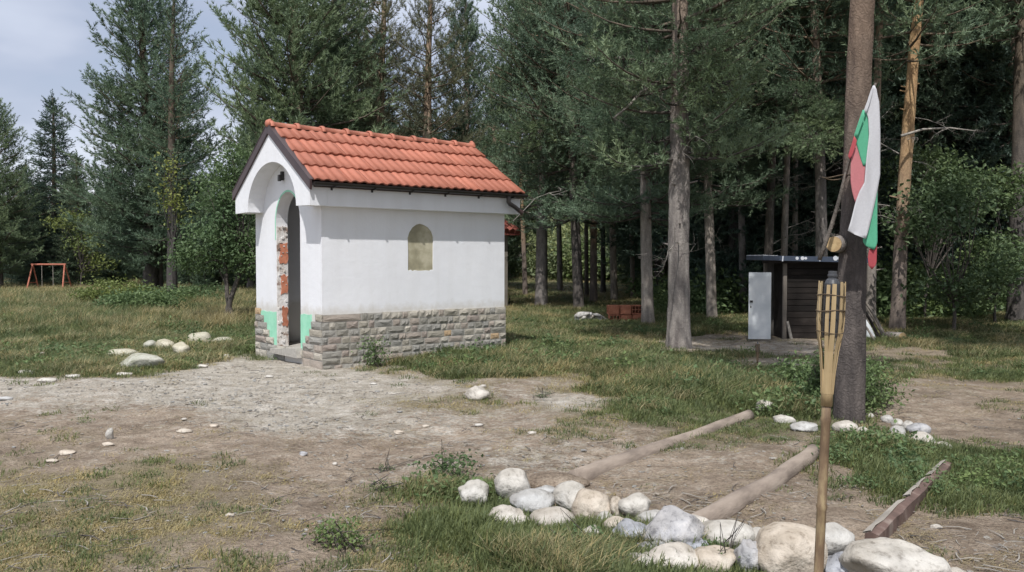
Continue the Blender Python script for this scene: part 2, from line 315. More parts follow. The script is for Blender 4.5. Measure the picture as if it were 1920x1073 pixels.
def cover(x, y):
    """cover, height, dryness, paleness at world points"""
    x = np.asarray(x, float).ravel(); y = np.asarray(y, float).ravel()
    E = _emb(x, y); out = np.zeros((len(x), 4))
    for i in range(0, len(x), 20000):
        d2 = ((E[i:i+20000, None, :]-_ce[None])**2).sum(-1)
        w = 1/(d2+2e-4)**2.0
        out[i:i+20000] = (w@CPa[:, 2:])/w.sum(1)[:, None]
    return out
def vnoise(x, y, s, seed=0):
    """cheap smooth value noise"""
    x = x*s+seed*17.3; y = y*s+seed*9.1; xi = np.floor(x).astype(np.int64); yi = np.floor(y).astype(np.int64); fx = x-xi; fy = y-yi
    fx = fx*fx*(3-2*fx); fy = fy*fy*(3-2*fy)
    def h(a, b): 
        n = (a*374761393+b*668265263+seed*974711) & 0x7fffffff; n = ((n ^ (n >> 13))*1274126177) & 0x7fffffff; return ((n ^ (n >> 16)) & 0xffff)/65535.
    return (h(xi, yi)*(1-fx)+h(xi+1, yi)*fx)*(1-fy)+(h(xi, yi+1)*(1-fx)+h(xi+1, yi+1)*fx)*fy
def fbm(x, y, s, seed=0, o=4):
    t = 0; a = 1; n = 0
    for k in range(o): t = t+a*vnoise(x, y, s*2**k, seed+k); n += a; a *= .5
    return t/n

# ------------------------------------------------------------------ ground
ys = np.concatenate([np.linspace(-45, 2.4, 30), np.exp(np.linspace(math.log(2.5), math.log(30), 430)), np.exp(np.linspace(math.log(31), math.log(420), 60))])
us = np.linspace(-1, 1, 420); us = np.sign(us)*(np.abs(us)*.72+.28*np.abs(us)**4)
half = np.maximum(ys*.9+2, 3.0); half[ys < 2.4] = 40; half = np.where(ys < 2.4, 45, half)
# widen smoothly: inner grid follows the distance, outermost columns reach out far
X = us[None, :]*half[:, None]; X[:, 0] = -600; X[:, -1] = 600; X[:, 2] = np.minimum(X[:, 3]-1, -45); X[:, -3] = np.maximum(X[:, -4]+1, 45); X[:, 1] = np.minimum(-140, X[:, 2]-5); X[:, -2] = np.maximum(140, X[:, -3]+5)
Y = np.repeat(ys[:, None], X.shape[1], 1)
gx, gy = X.ravel(), Y.ravel()
cv = cover(gx, gy); cv[gy < 2.6] = [.5, .08, .5, .2]
nz = fbm(gx, gy, 1.6, 3); nz2 = fbm(gx, gy, 7.0, 9)
gc = np.clip(cv[:, 0] + (nz-.5)*.9*np.clip(4*cv[:, 0]*(1-cv[:, 0])+.15, 0, 1) + (nz2-.5)*.35, 0, 1)
Z = H(gx, gy) + (fbm(gx, gy, 5.0, 21)-.5)*.035*np.clip(1.4-gy/16, 0, 1) + (vnoise(gx, gy, 22.0, 5)-.5)*.010*np.clip(1.2-gy/9, 0, 1)
inch = (np.hypot(gx+2.2, gy-13) < 2.6); Z[inch] = np.minimum(Z[inch], 0.015)
nyr, nxr = X.shape; idx = np.arange(nyr*nxr).reshape(nyr, nxr)
quads = np.stack([idx[:-1, :-1], idx[:-1, 1:], idx[1:, 1:], idx[1:, :-1]], -1).reshape(-1, 4)
mg, nt, b = new_mat("clearing_ground")
def attr_n(nt, nm):
    a = nt.nodes.new("ShaderNodeAttribute"); a.attribute_name = nm; return a.outputs['Fac']
t_big = noise_n(nt, .9, 5, .6, coord='Object'); t_mid = noise_n(nt, 5, 7, .62); t_fine = noise_n(nt, 42, 6, .68); t_gr = noise_n(nt, 17, 4, .7)
dirt = ramp(nt, [(.30, (.215, .170, .130)), (.5, (.355, .290, .230)), (.7, (.45, .38, .31))], t_mid.outputs[0]).outputs[0]
dirt = mixc(nt, 1, dirt, ramp(nt, [(.32, (.74, .72, .70)), (.66, (1.2, 1.18, 1.16))], t_big.outputs[0]).outputs[0], 'MULTIPLY')
pale = ramp(nt, [(.32, (.36, .32, .265)), (.52, (.50, .455, .39)), (.70, (.66, .62, .56))], t_mid.outputs[0]).outputs[0]
pm = nt.nodes.new("ShaderNodeMath"); pm.operation = 'MULTIPLY_ADD'; pm.inputs[1].default_value = 1.7
sub = nt.nodes.new("ShaderNodeMath"); sub.operation = 'SUBTRACT'; nt.links.new(t_gr.outputs[0], sub.inputs[0]); sub.inputs[1].default_value = .5
nt.links.new(sub.outputs[0], pm.inputs[0]); nt.links.new(attr_n(nt, 'pale'), pm.inputs[2])
pr = ramp(nt, [(.34, (0, 0, 0)), (.70, (1, 1, 1))], pm.outputs[0]).outputs[0]
soil = mixc(nt, pr, dirt, pale)
soil = mixc(nt, .85, soil, ramp(nt, [(.34, (.60, .58, .56)), (.5, (1, 1, 1)), (.68, (1.35, 1.33, 1.3))], t_fine.outputs[0]).outputs[0], 'MULTIPLY')
gg = ramp(nt, [(.3, (.085, .082, .045)), (.7, (.145, .138, .080))], t_gr.outputs[0]).outputs[0]
gd = ramp(nt, [(.3, (.21, .175, .11)), (.7, (.34, .285, .19))], t_gr.outputs[0]).outputs[0]
gcol = mixc(nt, attr_n(nt, 'dry'), gg, gd)
c = mixc(nt, ramp(nt, [(.18, (0, 0, 0)), (.72, (1, 1, 1))], attr_n(nt, 'cover')).outputs[0], soil, gcol)
nt.links.new(c, b.inputs['Base Color']); b.inputs['Roughness'].default_value = .95; b.inputs['Specular IOR Level'].default_value = .1
ad = nt.nodes.new("ShaderNodeMath"); ad.operation = 'ADD'; nt.links.new(t_fine.outputs[0], ad.inputs[0]); nt.links.new(t_gr.outputs[0], ad.inputs[1]); bump(nt, b, ad.outputs[0], 1.0, .045)
gme = mesh_np("ground", np.stack([gx, gy, Z], -1), quads, mg, True, {'cover': ('FLOAT', gc), 'dry': ('FLOAT', np.clip(cv[:, 2]+(nz-.5)*.5, 0, 1)), 'pale': ('FLOAT', np.clip(cv[:, 3]+(nz2-.5)*.4, 0, 1))})
link("ground", gme, kind='structure')
def ground_z(x, y): return H(x, y)

# ------------------------------------------------------------------ chapel
CH = empty("chapel", (-2.606, 11.598, 0), 0.68, label="small white chapel with orange tiled roof and stone plinth", cat="chapel")
W, L, O, SW, OB = 2.283, 3.195, 0.253, 0.177, 0.178
ZM, ZE, ZR = 2.223, 2.563, 3.458; WC = W/2
ZP = 0.746; TH = 0.185
def arc(cy, cz, ry, rz, n, a0=0, a1=math.pi): return [(cy+ry*math.cos(a0+(a1-a0)*i/n), cz+rz*math.sin(a0+(a1-a0)*i/n)) for i in range(n+1)]
door = [(0.672, 0.15)] + [(1.09-.418*math.cos(math.pi*i/20), 2.06+.435*math.sin(math.pi*i/20)) for i in range(21)] + [(1.505, 0.15)]
slope = (ZR-ZE)/(WC+.223)
def roof_z(y): return ZR - abs(y-WC)*slope
wall_top = roof_z(0)-.13
fw = MB().prism([[(0.0225, 0), (W, 0), (W, wall_top), (WC, roof_z(WC)-.14), (0.0225, wall_top)], door], 'x', 0.0, TH)
fw.obj("front_wall", M_plaster, CH)
niche = [(1.382, 1.352), (1.40, 1.335), (1.43, 1.352), (1.47, 1.33), (1.50, 1.345), (1.55, 1.338), (1.62, 1.335), (1.70, 1.342), (1.76, 1.335), (1.80, 1.352), (1.812, 1.34), (1.824, 1.352), (1.826, 1.66), (1.83, 1.84), (1.795, 1.925), (1.735, 1.985), (1.66, 2.02), (1.595, 2.035), (1.53, 2.02), (1.46, 1.975), (1.405, 1.90), (1.378, 1.82), (1.385, 1.6)]
MB().prism([[(0, 0), (L, 0), (L, wall_top), (0, wall_top)], niche], 'y', 0.0, 0.022).prism([[(TH+.001, 0), (L, 0), (L, wall_top), (TH+.001, wall_top)]], 'y', 0.034, 0.18).obj("side_wall", M_plaster, CH)
MB().prism([[(x, z) for x, z in niche]], 'y', 0.014, 0.0335).obj("bare_window_patch", M_raw, CH, label="arched patch of bare greenish render where the side window was filled in")
MB().box(TH, L, W-.18, W, 0, wall_top).obj("side_wall", M_plaster, CH)
MB().prism([[(.18, 0), (W-.18, 0), (W-.18, wall_top), (WC, roof_z(WC)-.14), (.18, wall_top)]], 'x', L-.18, L).obj("back_wall", M_plaster, CH)
MB().box(TH, L-.18, .18, W-.18, 0, .19).obj("floor_slab", M_mortar, CH)
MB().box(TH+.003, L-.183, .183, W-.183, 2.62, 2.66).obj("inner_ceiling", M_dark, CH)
# front gable hood with its barrel arch
arch = arc(1.107, 2.235, .857, .677, 32)[::-1]
gab = [(-SW, ZM+.005), (0.250, ZM+.018)] + arch[1:-1] + [(1.964, ZM+.005), (W+SW, ZM), (W+SW, roof_z(-SW)-.10), (WC, ZR-.125), (-SW, roof_z(-SW)-.10)]
MB().prism([gab], 'x', -O, -0.001).obj("gable_hood", M_plaster, CH)
MB().prism([[(-SW, ZM+.005), (-.003, ZM+.005), (-.003, roof_z(0)-.10), (-SW, roof_z(-SW)-.10)]], 'x', 0.001, L+OB).obj("eave_beam", M_plaster, CH)
MB().prism([[(W+.003, ZM+.005), (W+SW, ZM+.005), (W+SW, roof_z(-SW)-.10), (W+.003, roof_z(0)-.10)]], 'x', 0.001, L+OB).obj("eave_beam", M_plaster, CH)
MB().prism([[(0, wall_top-.2), (W, wall_top-.2), (W, roof_z(0)-.1), (WC, ZR-.125), (0, roof_z(0)-.1)]], 'x', L+.001, L+OB).obj("rear_gable", M_plaster, CH)
# door jamb: broken plaster, exposed bricks
MB().prism([[(TH*.04, .18), (TH-.004, .18), (TH-.004, 2.0), (TH*.04, 2.0)]], 'y', 1.494, 1.506).obj("door_jamb", M_jamb, CH, label="door jamb with broken plaster")
def ragged(y0, z0, y1, z1, rnd, n=5, k=.02):
    P = []
    for i in range(n): P.append((y0+(y1-y0)*i/n, z0+rnd.uniform(-k, k)))
    for i in range(n): P.append((y1+rnd.uniform(-k, k)*.6, z0+(z1-z0)*i/n))
    for i in range(n): P.append((y1+(y0-y1)*i/n, z1+rnd.uniform(-k, k)))
    for i in range(n): P.append((y0+rnd.uniform(-k, k)*.6, z1+(z0-z1)*i/n))
    return P
rnd = random.Random(4)
for (x0, x1, z0, z1) in ((.045, .172, 1.46, 1.76), (.06, .172, .98, 1.26), (.085, .172, .50, .78)):
    MB().prism([ragged(x0, z0, x1, z1, rnd, 5, .025)], 'y', 1.486, 1.4935).obj("brick", M_brick, CH)
for i in range(26):
    x = rnd.uniform(.02, .17); z = rnd.uniform(.25, 2.0); s = rnd.uniform(.008, .022)
    MB().prism([ragged(x-s, z-s*.8, x+s, z+s*.8, rnd, 2, s*.5)], 'y', 1.480, 1.4935).obj("plaster_chip", M_jamb, CH)
MB().prism([[(0.60, .1), (1.56, .1), (1.53, .17), (1.20, .185), (1.0, .215), (.63, .235)]], 'x', -.10, TH).obj("door_sill", M_mortar, CH, label="rough cast concrete door sill")
# thin green lip round the door arch
o_ = [(1.536, 1.80)] + arc(1.09, 2.06, .446, .462, 20, 0, 2.5); i_ = arc(1.09, 2.06, .419, .436, 20, 0, 2.5)[::-1] + [(1.509, 1.80)]
MB().prism([o_+i_], 'x', -.0035, -.0005).obj("green_door_edging", M_green, CH)
# green boards either side of the door at plinth height
gl = [(2.09, .70), (2.0, .715), (1.86, .700), (1.74, .712), (1.62, .702), (1.51, .715), (1.507, .20), (2.09, .2)]
MB().prism([gl], 'x', -.006, -.0008).obj("green_board", M_green, CH)
gr_ = [(.668, .715), (.55, .73), (.42, .722), (.31, .735), (.29, .2), (.668, .2)]
MB().prism([gr_], 'x', -.006, -.0008).obj("green_board", M_green, CH)
# lamp under the hood
bl = MB().box(-.05, 0, 1.19, 1.235, 2.67, 2.80).box(-.085, -.05, 1.18, 1.245, 2.655, 2.75); bl.obj("wall_lamp", M_black, CH, bevel=.006)
# stone plinth: separate stones
def stone_mesh(seed):
    r = random.Random(seed); nx, nz_ = 5, 4
    bm = bmesh.new(); g = {}
    for i in range(nx):
        for j in range(nz_):
            ed = i in (0, nx-1) or j in (0, nz_-1)
            u = i/(nx-1)-.5 + (0 if i in (0, nx-1) else r.uniform(-.08, .08)); w = j/(nz_-1)-.5 + (0 if j in (0, nz_-1) else r.uniform(-.08, .08))
            if ed: u *= r.uniform(.93, .995); w *= r.uniform(.90, .99)
            g[i, j] = bm.verts.new((u, -(.0 if ed else r.uniform(.15, 1.0)), w))
    for i in range(nx-1):
        for j in range(nz_-1):
            a, b_, c1, d = g[i, j], g[i+1, j], g[i+1, j+1], g[i, j+1]
            if r.random() < .5: bm.faces.new((a, b_, c1)); bm.faces.new((a, c1, d))
            else: bm.faces.new((a, b_, d)); bm.faces.new((b_, c1, d))
    rim = [g[i, 0] for i in range(nx)]+[g[nx-1, j] for j in range(1, nz_)]+[g[i, nz_-1] for i in range(nx-2, -1, -1)]+[g[0, j] for j in range(nz_-2, 0, -1)]
    back = [bm.verts.new((v.co.x, 1.0, v.co.z)) for v in rim]
    for k in range(len(rim)):
        j = (k+1) % len(rim); bm.faces.new((rim[j], rim[k], back[k], back[j]))
    bmesh.ops.recalc_face_normals(bm, faces=bm.faces)
    me = bpy.data.meshes.new("stone"); bm.to_mesh(me); bm.free(); me.materials.append(M_stone); return me
SM = [stone_mesh(i) for i in range(16)]
def put_stone(u0, u1, z0, z1, face, rnd):
    me = rnd.choice(SM); o = link("stone", me, None, CH)
    gap = .0045; L_ = u1-u0-gap*2; h = z1-z0-gap*2; fx = rnd.choice((1, 1, -1)); dep = rnd.uniform(.010, .024)
    o.scale = (L_*fx, dep, h)
    if face == 'side': o.location = ((u0+u1)/2, -.016-rnd.uniform(0, .006), (z0+z1)/2)
    else: o.location = (-.016-rnd.uniform(0, .006), (u0+u1)/2, (z0+z1)/2); o.rotation_euler.z = -math.pi/2
    return o
# mortar bed behind the stones
MB().box(-.012, L+.012, -.014, -.0005, -.05, ZP-.004).obj("mortar_bed", M_mortar, CH)
MB().box(L+.0005, L+.014, -.012, W, -.05, ZP-.004).obj("mortar_bed", M_mortar, CH)
rnd = random.Random(11)
zr = [-.06, .083-.0, .194, .311, .422, .539, .652, .746]; zr = [-.05, .046, .142, .239, .335, .432, .533, .640, .748]
for k in range(8):
    u = -.02
    while u < L+.02:
        l = rnd.choice((.10, .12, .15, .18, .22, .28)) * rnd.uniform(.85, 1.1)
        if k == 7 and u < 0: l = .62
        if L+.02-(u+l) < .09: l = L+.02-u
        put_stone(u, u+l, zr[k], zr[k+1] + (rnd.uniform(-.012, .008) if k == 7 else 0), 'side', rnd); u += l
# front: stepped remains of the cladding left and right of the door
for k, (edge_l, edge_r) in enumerate(((1.20, .60), (1.20, .69), (1.59, .60), (1.76, .50), (1.86, .375), (1.98, .31), (2.10, .186))):
    z0, z1 = (.0+.107*k, .107*(k+1)) if k else (-.05, .107)
    for a, b_ in ((edge_l+rnd.uniform(-.02, .02), W+.02), (-.03, edge_r)):
        u = a
        while u < b_-.01:
            l = rnd.uniform(.2, .46) if k < 5 else .5
            if b_-(u+l) < .1: l = b_-u
            put_stone(u, u+l, z0, z1, 'front', rnd); u += l
        MB().box(-.012, -.0062, a+.01, b_-.005, z0, z1-.002).obj("mortar_bed", M_mortar, CH)
# roof deck, verge boards, tiles
RX0, RX1 = -.236, L+.206
def slope_prism(y0, y1, d0, d1, x0, x1, side):
    pts = [(y0, roof_z(y0)-d0), (y1, roof_z(y1)-d0), (y1, roof_z(y1)-d1), (y0, roof_z(y0)-d1)]
    if side < 0: pts = [(W-y, z) for y, z in pts]
    return MB().prism([pts], 'x', x0, x1)
for sd in (1, -1):
    slope_prism(-.215, WC-.001, .045, .098, RX0+.03, RX1-.03, sd).obj("roof_deck", M_brown, CH)
    slope_prism(-.235, WC-.002, -.012, .125, RX0-.045, RX0-.012, sd).obj("verge_board", M_brown, CH)
    slope_prism(-.235, WC-.002, -.018, -.008, RX0-.050, RX0+.075, sd).obj("verge_flashing", M_brown, CH)
    slope_prism(-.225, WC-.002, .0, .10, RX1+.0, RX1+.02, sd).obj("verge_board", M_brown, CH)
NCOL, NROW = 13, 4
tw = (RX1-.0-(RX0+.01))/NCOL; SL = math.hypot(WC+.223, ZR-ZE)+.02; tl = SL/NROW
def tile_mesh():
    n = 17; V = []; Fc = []
    for (yy, dz) in ((0, 0), (1.08, .0)):
        for lay in (0, -.020):
            for i in range(n):
                u = i/(n-1); ph = (u*2) % 1.0
                h = .015*(max(0, math.sin(math.pi*min(ph/.62, 1)))**.8) if ph < .62 else -.004*math.sin(math.pi*(ph-.62)/.38)
                V.append((u*tw*1.03, yy*tl, h+lay+dz))
    N = n
    for i in range(n-1):
        Fc.append((i, i+1, 2*N+i+1, 2*N+i)); Fc.append((N+i+1, N+i, 3*N+i, 3*N+i+1)); Fc.append((i+1, i, N+i, N+i+1))
    Fc.append((0, 2*N, 3*N, N)); Fc.append((n-1, N+n-1, 3*N+n-1, 2*N+n-1))
    me = bpy.data.meshes.new("roof_tile"); me.from_pydata(V, [], Fc); me.materials.append(M_tile)
    for p in me.polygons: p.use_smooth = len(p.vertices) == 4 and abs(p.normal.y) < .9
    return me
TM = tile_mesh(); ang = math.atan(slope)
for sd in (1, -1):
    for r in range(NROW):
        for c in range(NCOL):
            o = link("roof_tile", TM, None, CH)
            t = r*tl - .03
            y = -.223 + t*math.cos(ang); z = ZE + t*math.sin(ang)
            lift = .026+.018*0
            # the lower edge of each tile rests on the one below
            y -= math.sin(ang)*lift; z += math.cos(ang)*lift
            tilt = ang - .062
            jx, jz = rnd.uniform(-.007, .007), rnd.uniform(-.005, .005); tilt += rnd.uniform(-.012, .012)
            if sd > 0: o.matrix_local = Matrix.Translation((RX0+.01+c*tw+jx, y, z+.0+jz)) @ Matrix.Rotation(tilt, 4, 'X')
            else: o.matrix_local = Matrix.Translation((RX0+.01+(c+1)*tw+jx, W-y, z+jz)) @ Matrix.Rotation(math.pi, 4, 'Z') @ Matrix.Rotation(tilt, 4, 'X')
def ridge_mesh(ln):
    n = 12; V = []; Fc = []; st = [(0, .108), (.02, .118), (.055, .118), (.06, .098), (ln-.03, .086), (ln+.03, .084)]
    for lay in (0, -.014):
        for x, r in st:
            for i in range(n+1):
                a = math.pi*(i/n); V.append((x, -(r+lay)*math.cos(a), (r+lay)*math.sin(a)*.82))
    m = len(st); k = n+1
    for j in range(m-1):
        for i in range(n):
            q = (j*k+i, j*k+i+1, (j+1)*k+i+1, (j+1)*k+i); Fc.append(q); Fc.append(tuple(m*k+v for v in q[::-1]))
    for i in range(n): Fc.append((i+1, i, m*k+i, m*k+i+1))
    me = bpy.data.meshes.new("ridge_tile"); me.from_pydata(V, [], Fc); me.materials.append(M_tile)
    for p in me.polygons: p.use_smooth = True
    return me
rl = (RX1-RX0)/9; RM = ridge_mesh(rl)
for i in range(9):
    o = link("ridge_tile", RM, None, CH); o.location = (RX0-.03+i*rl, WC, ZR-.035+rnd.uniform(-.003, .003))
MB().tube([(RX1-.03, WC, ZR+.0), (RX1+.03, WC, ZR+.0)], [.085, .05], 10).obj("ridge_end_cap", M_tile, CH, smooth=True)
MB().tube([(RX0-.06, WC, ZR+.012), (RX0+.0, WC, ZR+.012)], [.045, .075], 10).obj("ridge_end_cap", M_tile, CH, smooth=True)
# gutter and spout
gpts = [(math.cos(a)*.052, math.sin(a)*.052) for a in np.linspace(math.pi, 2*math.pi, 9)]
prof = [(y-.262, z+2.535) for y, z in gpts] + [(y*.9-.262, z*.9+2.535) for y, z in gpts[::-1]]
MB().prism([prof], 'x', RX0+.0, RX1+.03).obj("gutter", M_black, CH)
for x in (RX0+.006, RX1+.025): MB().prism([[(y-.262, z+2.535) for y, z in gpts]], 'x', x, x+.006).obj("gutter_end", M_black, CH)
for i in range(6):
    x = .05+i*.62; MB().box(x, x+.028, -.305, -.17, 2.468, 2.482).box(x, x+.028, -.19, -.172, 2.44, 2.49).obj("gutter_bracket", M_black, CH)
MB().tube([(3.07, -.262, 2.50), (3.07, -.262, 2.41), (3.10, -.262, 2.375), (3.18, -.275, 2.335), (3.31, -.30, 2.245)], [.036, .036, .036, .034, .034], 12, cap=False).obj("gutter_spout", M_black, CH, smooth=True)
MB().tube([(3.255, -.289, 2.283), (3.318, -.3015, 2.24)], [.037, .037], 12, cap=False).obj("spout_collar", M_brown, CH, smooth=True)

# ------------------------------------------------------------------ foliage generators
rng = np.random.default_rng(5)
def norm(v): return v/np.maximum(np.linalg.norm(v, axis=-1, keepdims=True), 1e-9)
def frames(d):
    d = norm(d); a = np.where(np.abs(d[:, 2:3]) < .9, np.array([[0, 0, 1.]]), np.array([[1., 0, 0]])); u = norm(np.cross(a, d)); w = np.cross(d, u); return u, w, d
def shoot_templates(rg, k, nn, nl, nw):
    """bottle-brush shoots along +z of unit length"""
    T = []
    for _ in range(k):
        t = rg.uniform(0.02, 1, nn); a = rg.uniform(0, 2*np.pi, nn); el = rg.uniform(.35, 1.0, nn)+.35*t
        d = np.stack([np.cos(a)*np.cos(el), np.sin(a)*np.cos(el), np.sin(el)], -1)
        base = np.stack([0*t, 0*t, t], -1); ln = nl*rg.uniform(.75, 1.15, nn)*(1.1-.25*t)
        side = norm(np.cross(d, rg.normal(size=(nn, 3))))*nw/2
        tip = base + d*ln[:, None]
        V = np.stack([base-side, base+side, tip], 1); T.append(V.reshape(-1, 3))
    return np.array(T)
def place_shoots(P, D, S, rg, tmpl, tint):
    k = rg.integers(0, len(tmpl), len(P)); u, w, d = frames(D); a = rg.uniform(0, 6.28, len(P))[:, None]
    u2 = u*np.cos(a)+w*np.sin(a); w2 = np.cross(d, u2); t = tmpl[k]
    V = P[:, None, :] + S[:, None, None]*(t[..., 0:1]*u2[:, None]+t[..., 1:2]*w2[:, None]+t[..., 2:3]*d[:, None])
    n = V.shape[1]; tv = np.repeat(tint, n) + rg.normal(0, .06, len(P)*n)
    return V.reshape(-1, 3), np.clip(tv, 0, 1)
def pine_tree(seed, hgt, h0, R, kind='pine', shoot=.26, spacing=.17, needles=20, trunk_r=.16, nw=.075, whorl=.5, nbr=5, gap=0.12, up=.5):
    """returns branch wood (V,T) and needles (V,T,tint)"""
    rg = np.random.default_rng(seed); tm = shoot_templates(rg, 6, needles, .42 if kind == 'pine' else .28, nw)
    P, D, S, TI = [], [], [], []; wood = MB()
    z = h0
    while z < hgt-.25:
        f = (z-h0)/(hgt-h0)
        if kind == 'pine': prof = (min(1, .55+1.6*f) if f < .28 else 1.0)*(1-f)**.72+.03
        else: prof = (1-f)**.85*min(1, .7+2*f)+.02
        n = rg.integers(max(3, nbr-1), nbr+2); a0 = rg.uniform(0, 6.28)
        for i in range(n):
            if rg.random() < gap: continue
            az = a0+i*6.283/n+rg.normal(0, .25); ln = R*prof*rg.uniform(.62, 1.22)
            if ln < .2: continue
            el = (up*f*1.5-.12 if kind == 'pine' else -.18+.75*f**2)+rg.normal(0, .10)
            m = 7; t = np.linspace(0, 1, m); curve = (.32 if kind == 'pine' else .14)*ln*t**2.4 - (.10*ln*t*(1-f))
            hx = t*ln*math.cos(el); hz = z+rg.uniform(-.12, .12)+t*ln*math.sin(el)+curve
            wob = np.cumsum(rg.normal(0, .035*ln, m))*t
            pts = np.stack([np.cos(az)*hx-np.sin(az)*wob, np.sin(az)*hx+np.cos(az)*wob, hz], -1)
            r0 = max(.010, .016*ln+.006); wood.tube(pts.tolist(), [max(.004, r0*(1-.85*q)) for q in t], 4 if ln > 1 else 3, cap=False)
            tb = rg.uniform(.15, .85)
            def put(pp, dd, s=1.0):
                P.append(pp); D.append(dd); S.append(shoot*s*rg.uniform(.75, 1.2)); TI.append(np.clip(tb*.5+.5*rg.random()*.9, 0, 1))
            seg = ln/spacing; start = .22 if kind == 'pine' else .12
            for q in np.arange(start, 1.0, 1/max(seg, 2)):
                j = min(int(q*(m-1)), m-2); fr = q*(m-1)-j; pc = pts[j]*(1-fr)+pts[j+1]*fr; dr = norm((pts[j+1]-pts[j])[None])[0]
                for sd in (1, -1):
                    if rg.random() < .12: continue
                    lt = (.48 if kind == 'pine' else .5)*ln*(1.08-q)*rg.uniform(.55, 1.15)
                    sv = np.array([-dr[1], dr[0], 0])*sd; td = norm((dr*.75+sv*.85+np.array([0, 0, rg.normal(.08, .16)]))[None])[0]
                    nt_ = max(1, int(lt/spacing))
                    if lt > .5: wood.tube([pc.tolist(), (pc+td*lt*.55).tolist(), (pc+td*lt+[0, 0, lt*.12]).tolist()], [.005+.005*lt, .005, .003], 3, cap=False)
                    for s in range(nt_):
                        u_ = (s+.6)/nt_; pp = pc+td*lt*u_+np.array([0, 0, lt*.12*u_**2])+rg.normal(0, .045, 3)
                        dd = td*.8+np.array([0, 0, .55 if kind == 'pine' else .05])+rg.normal(0, .38, 3)
                        put(pp, dd)
                        if rg.random() < (.5 if kind == 'pine' else .25): put(pp, dd*.4+rg.normal(0, .7, 3), .85)
            put(pts[-1], pts[-1]-pts[-2]+np.array([0, 0, .25*ln*.2]), 1.15)
        z += whorl*rg.uniform(.75, 1.2)*(1 if kind == 'pine' else .8)
    for s in range(5): P.append(np.array([0, 0, hgt-.15*s])); D.append(np.array([rg.normal(0, .25), rg.normal(0, .25), 1.])); S.append(shoot*1.2); TI.append(.6)
    V, tv = place_shoots(np.array(P), np.array(D), np.array(S), rg, tm, np.array(TI))
    T = np.arange(len(V)).reshape(-1, 3)
    return wood, V, T, tv
def trunk_mesh(name, hgt, r, seed, mat, n=14, m=26, bend=.25, top=.25, rough=.06, flare=.20, stubs=6):
    rg = np.random.default_rng(seed); zz = np.concatenate([[-.3, 0, .12, .3], np.linspace(.6, hgt, m)])
    ph = rg.uniform(0, 6.28, 4); V = []
    def ctr(z): q = z/hgt; return np.array([bend*(math.sin(q*3.3+ph[0])-math.sin(ph[0]))*q, bend*.7*(math.sin(q*2.7+ph[1])-math.sin(ph[1]))*q, z])
    for z in zz:
        q = max(z, 0)/hgt; rad = r*(1-(1-top)*q**1.1)*(1+flare*math.exp(-max(z, 0)/.22))
        for k in range(n):
            a = 2*math.pi*k/n; nn = mnoise.noise(Vector((math.cos(a)*1.7, math.sin(a)*1.7, z*1.3+seed*7)))+.6*mnoise.noise(Vector((math.cos(a)*5, math.sin(a)*5, z*4+seed*3)))+(.7*mnoise.noise(Vector((math.cos(a)*9, math.sin(a)*9, z*7+seed))) if n > 20 else 0)
            c0 = ctr(z); V.append((c0[0]+math.cos(a)*rad*(1+rough*nn), c0[1]+math.sin(a)*rad*(1+rough*nn), z))
    mb = MB(); mb.add(V, [(i*n+k, i*n+(k+1) % n, (i+1)*n+(k+1) % n, (i+1)*n+k) for i in range(len(zz)-1) for k in range(n)])
    for s in range(stubs):
        z = rg.uniform(1.2, hgt*.5); a = rg.uniform(0, 6.28); c0 = ctr(z); rr = r*(1-(1-top)*z/hgt); l = rg.uniform(.04, .16)
        d = np.array([math.cos(a), math.sin(a), .25]); mb.tube([(c0+d*rr*.7).tolist(), (c0+d*(rr+l)).tolist()], [.022, .012], 5)
    me = mb.mesh(name, mat, True); return me
def dead_branch_mesh(seed, ln=1.4):
    rg = np.random.default_rng(seed); mb = MB()
    def grow(p, d, l, r, dep):
        n = 5; pts = [p]
        for i in range(n): d = norm((d+rg.normal(0, .16, 3)+np.array([0, 0, -.05+.05*dep]))[None])[0]; pts.append(pts[-1]+d*l/n)
        mb.tube([q.tolist() for q in pts], [r*(1-.75*i/n) for i in range(n+1)], 5 if dep == 0 else 3, cap=False)
        if dep < 2:
            for i in range(1, n+1):
                for _ in range(2 if dep == 0 else 1):
                    if rg.random() < .75: grow(pts[i], norm((d*.6+rg.normal(0, .6, 3))[None])[0], l*rg.uniform(.22, .5), r*.42, dep+1)
    grow(np.zeros(3), np.array([1, 0, .12]), ln, .017, 0); return mb.mesh("dead_branch", M_dead)
DB = [dead_branch_mesh(i, 1.0+.25*i) for i in range(5)]

def crown_pair(tag_, mat, woodmat=None, **k):
    wood, V, T, tv = pine_tree(**k)
    return mesh_np("crown_"+tag_, V, T, mat, False, {'tint': ('FLOAT', tv)}), wood.mesh("branches", woodmat or M_bark_dk, True)
CR = {}
# crown meshes, unit heights in metres (scaled by each tree)
CR['near0'] = crown_pair('a', M_pine, seed=1, hgt=14, h0=3.3, R=3.0, shoot=.25, spacing=.17, needles=17, nw=.085, whorl=.42, nbr=6)
CR['near1'] = crown_pair('b', M_pine, seed=2, hgt=14, h0=4.2, R=2.6, shoot=.25, spacing=.17, needles=17, nw=.085, whorl=.42, nbr=6)
CR['high'] = crown_pair('c', M_pine, seed=3, hgt=16, h0=7.5, R=2.8, shoot=.34, spacing=.23, needles=15, nw=.10, whorl=.45, nbr=6)
CR['full0'] = crown_pair('d', M_pine, seed=4, hgt=14, h0=1.6, R=3.3, shoot=.36, spacing=.22, needles=26, nw=.075, whorl=.38, gap=.05, nbr=7)
CR['full1'] = crown_pair('e', M_pine, seed=5, hgt=14, h0=1.2, R=2.6, shoot=.36, spacing=.20, needles=26, nw=.075, whorl=.38, nbr=7)
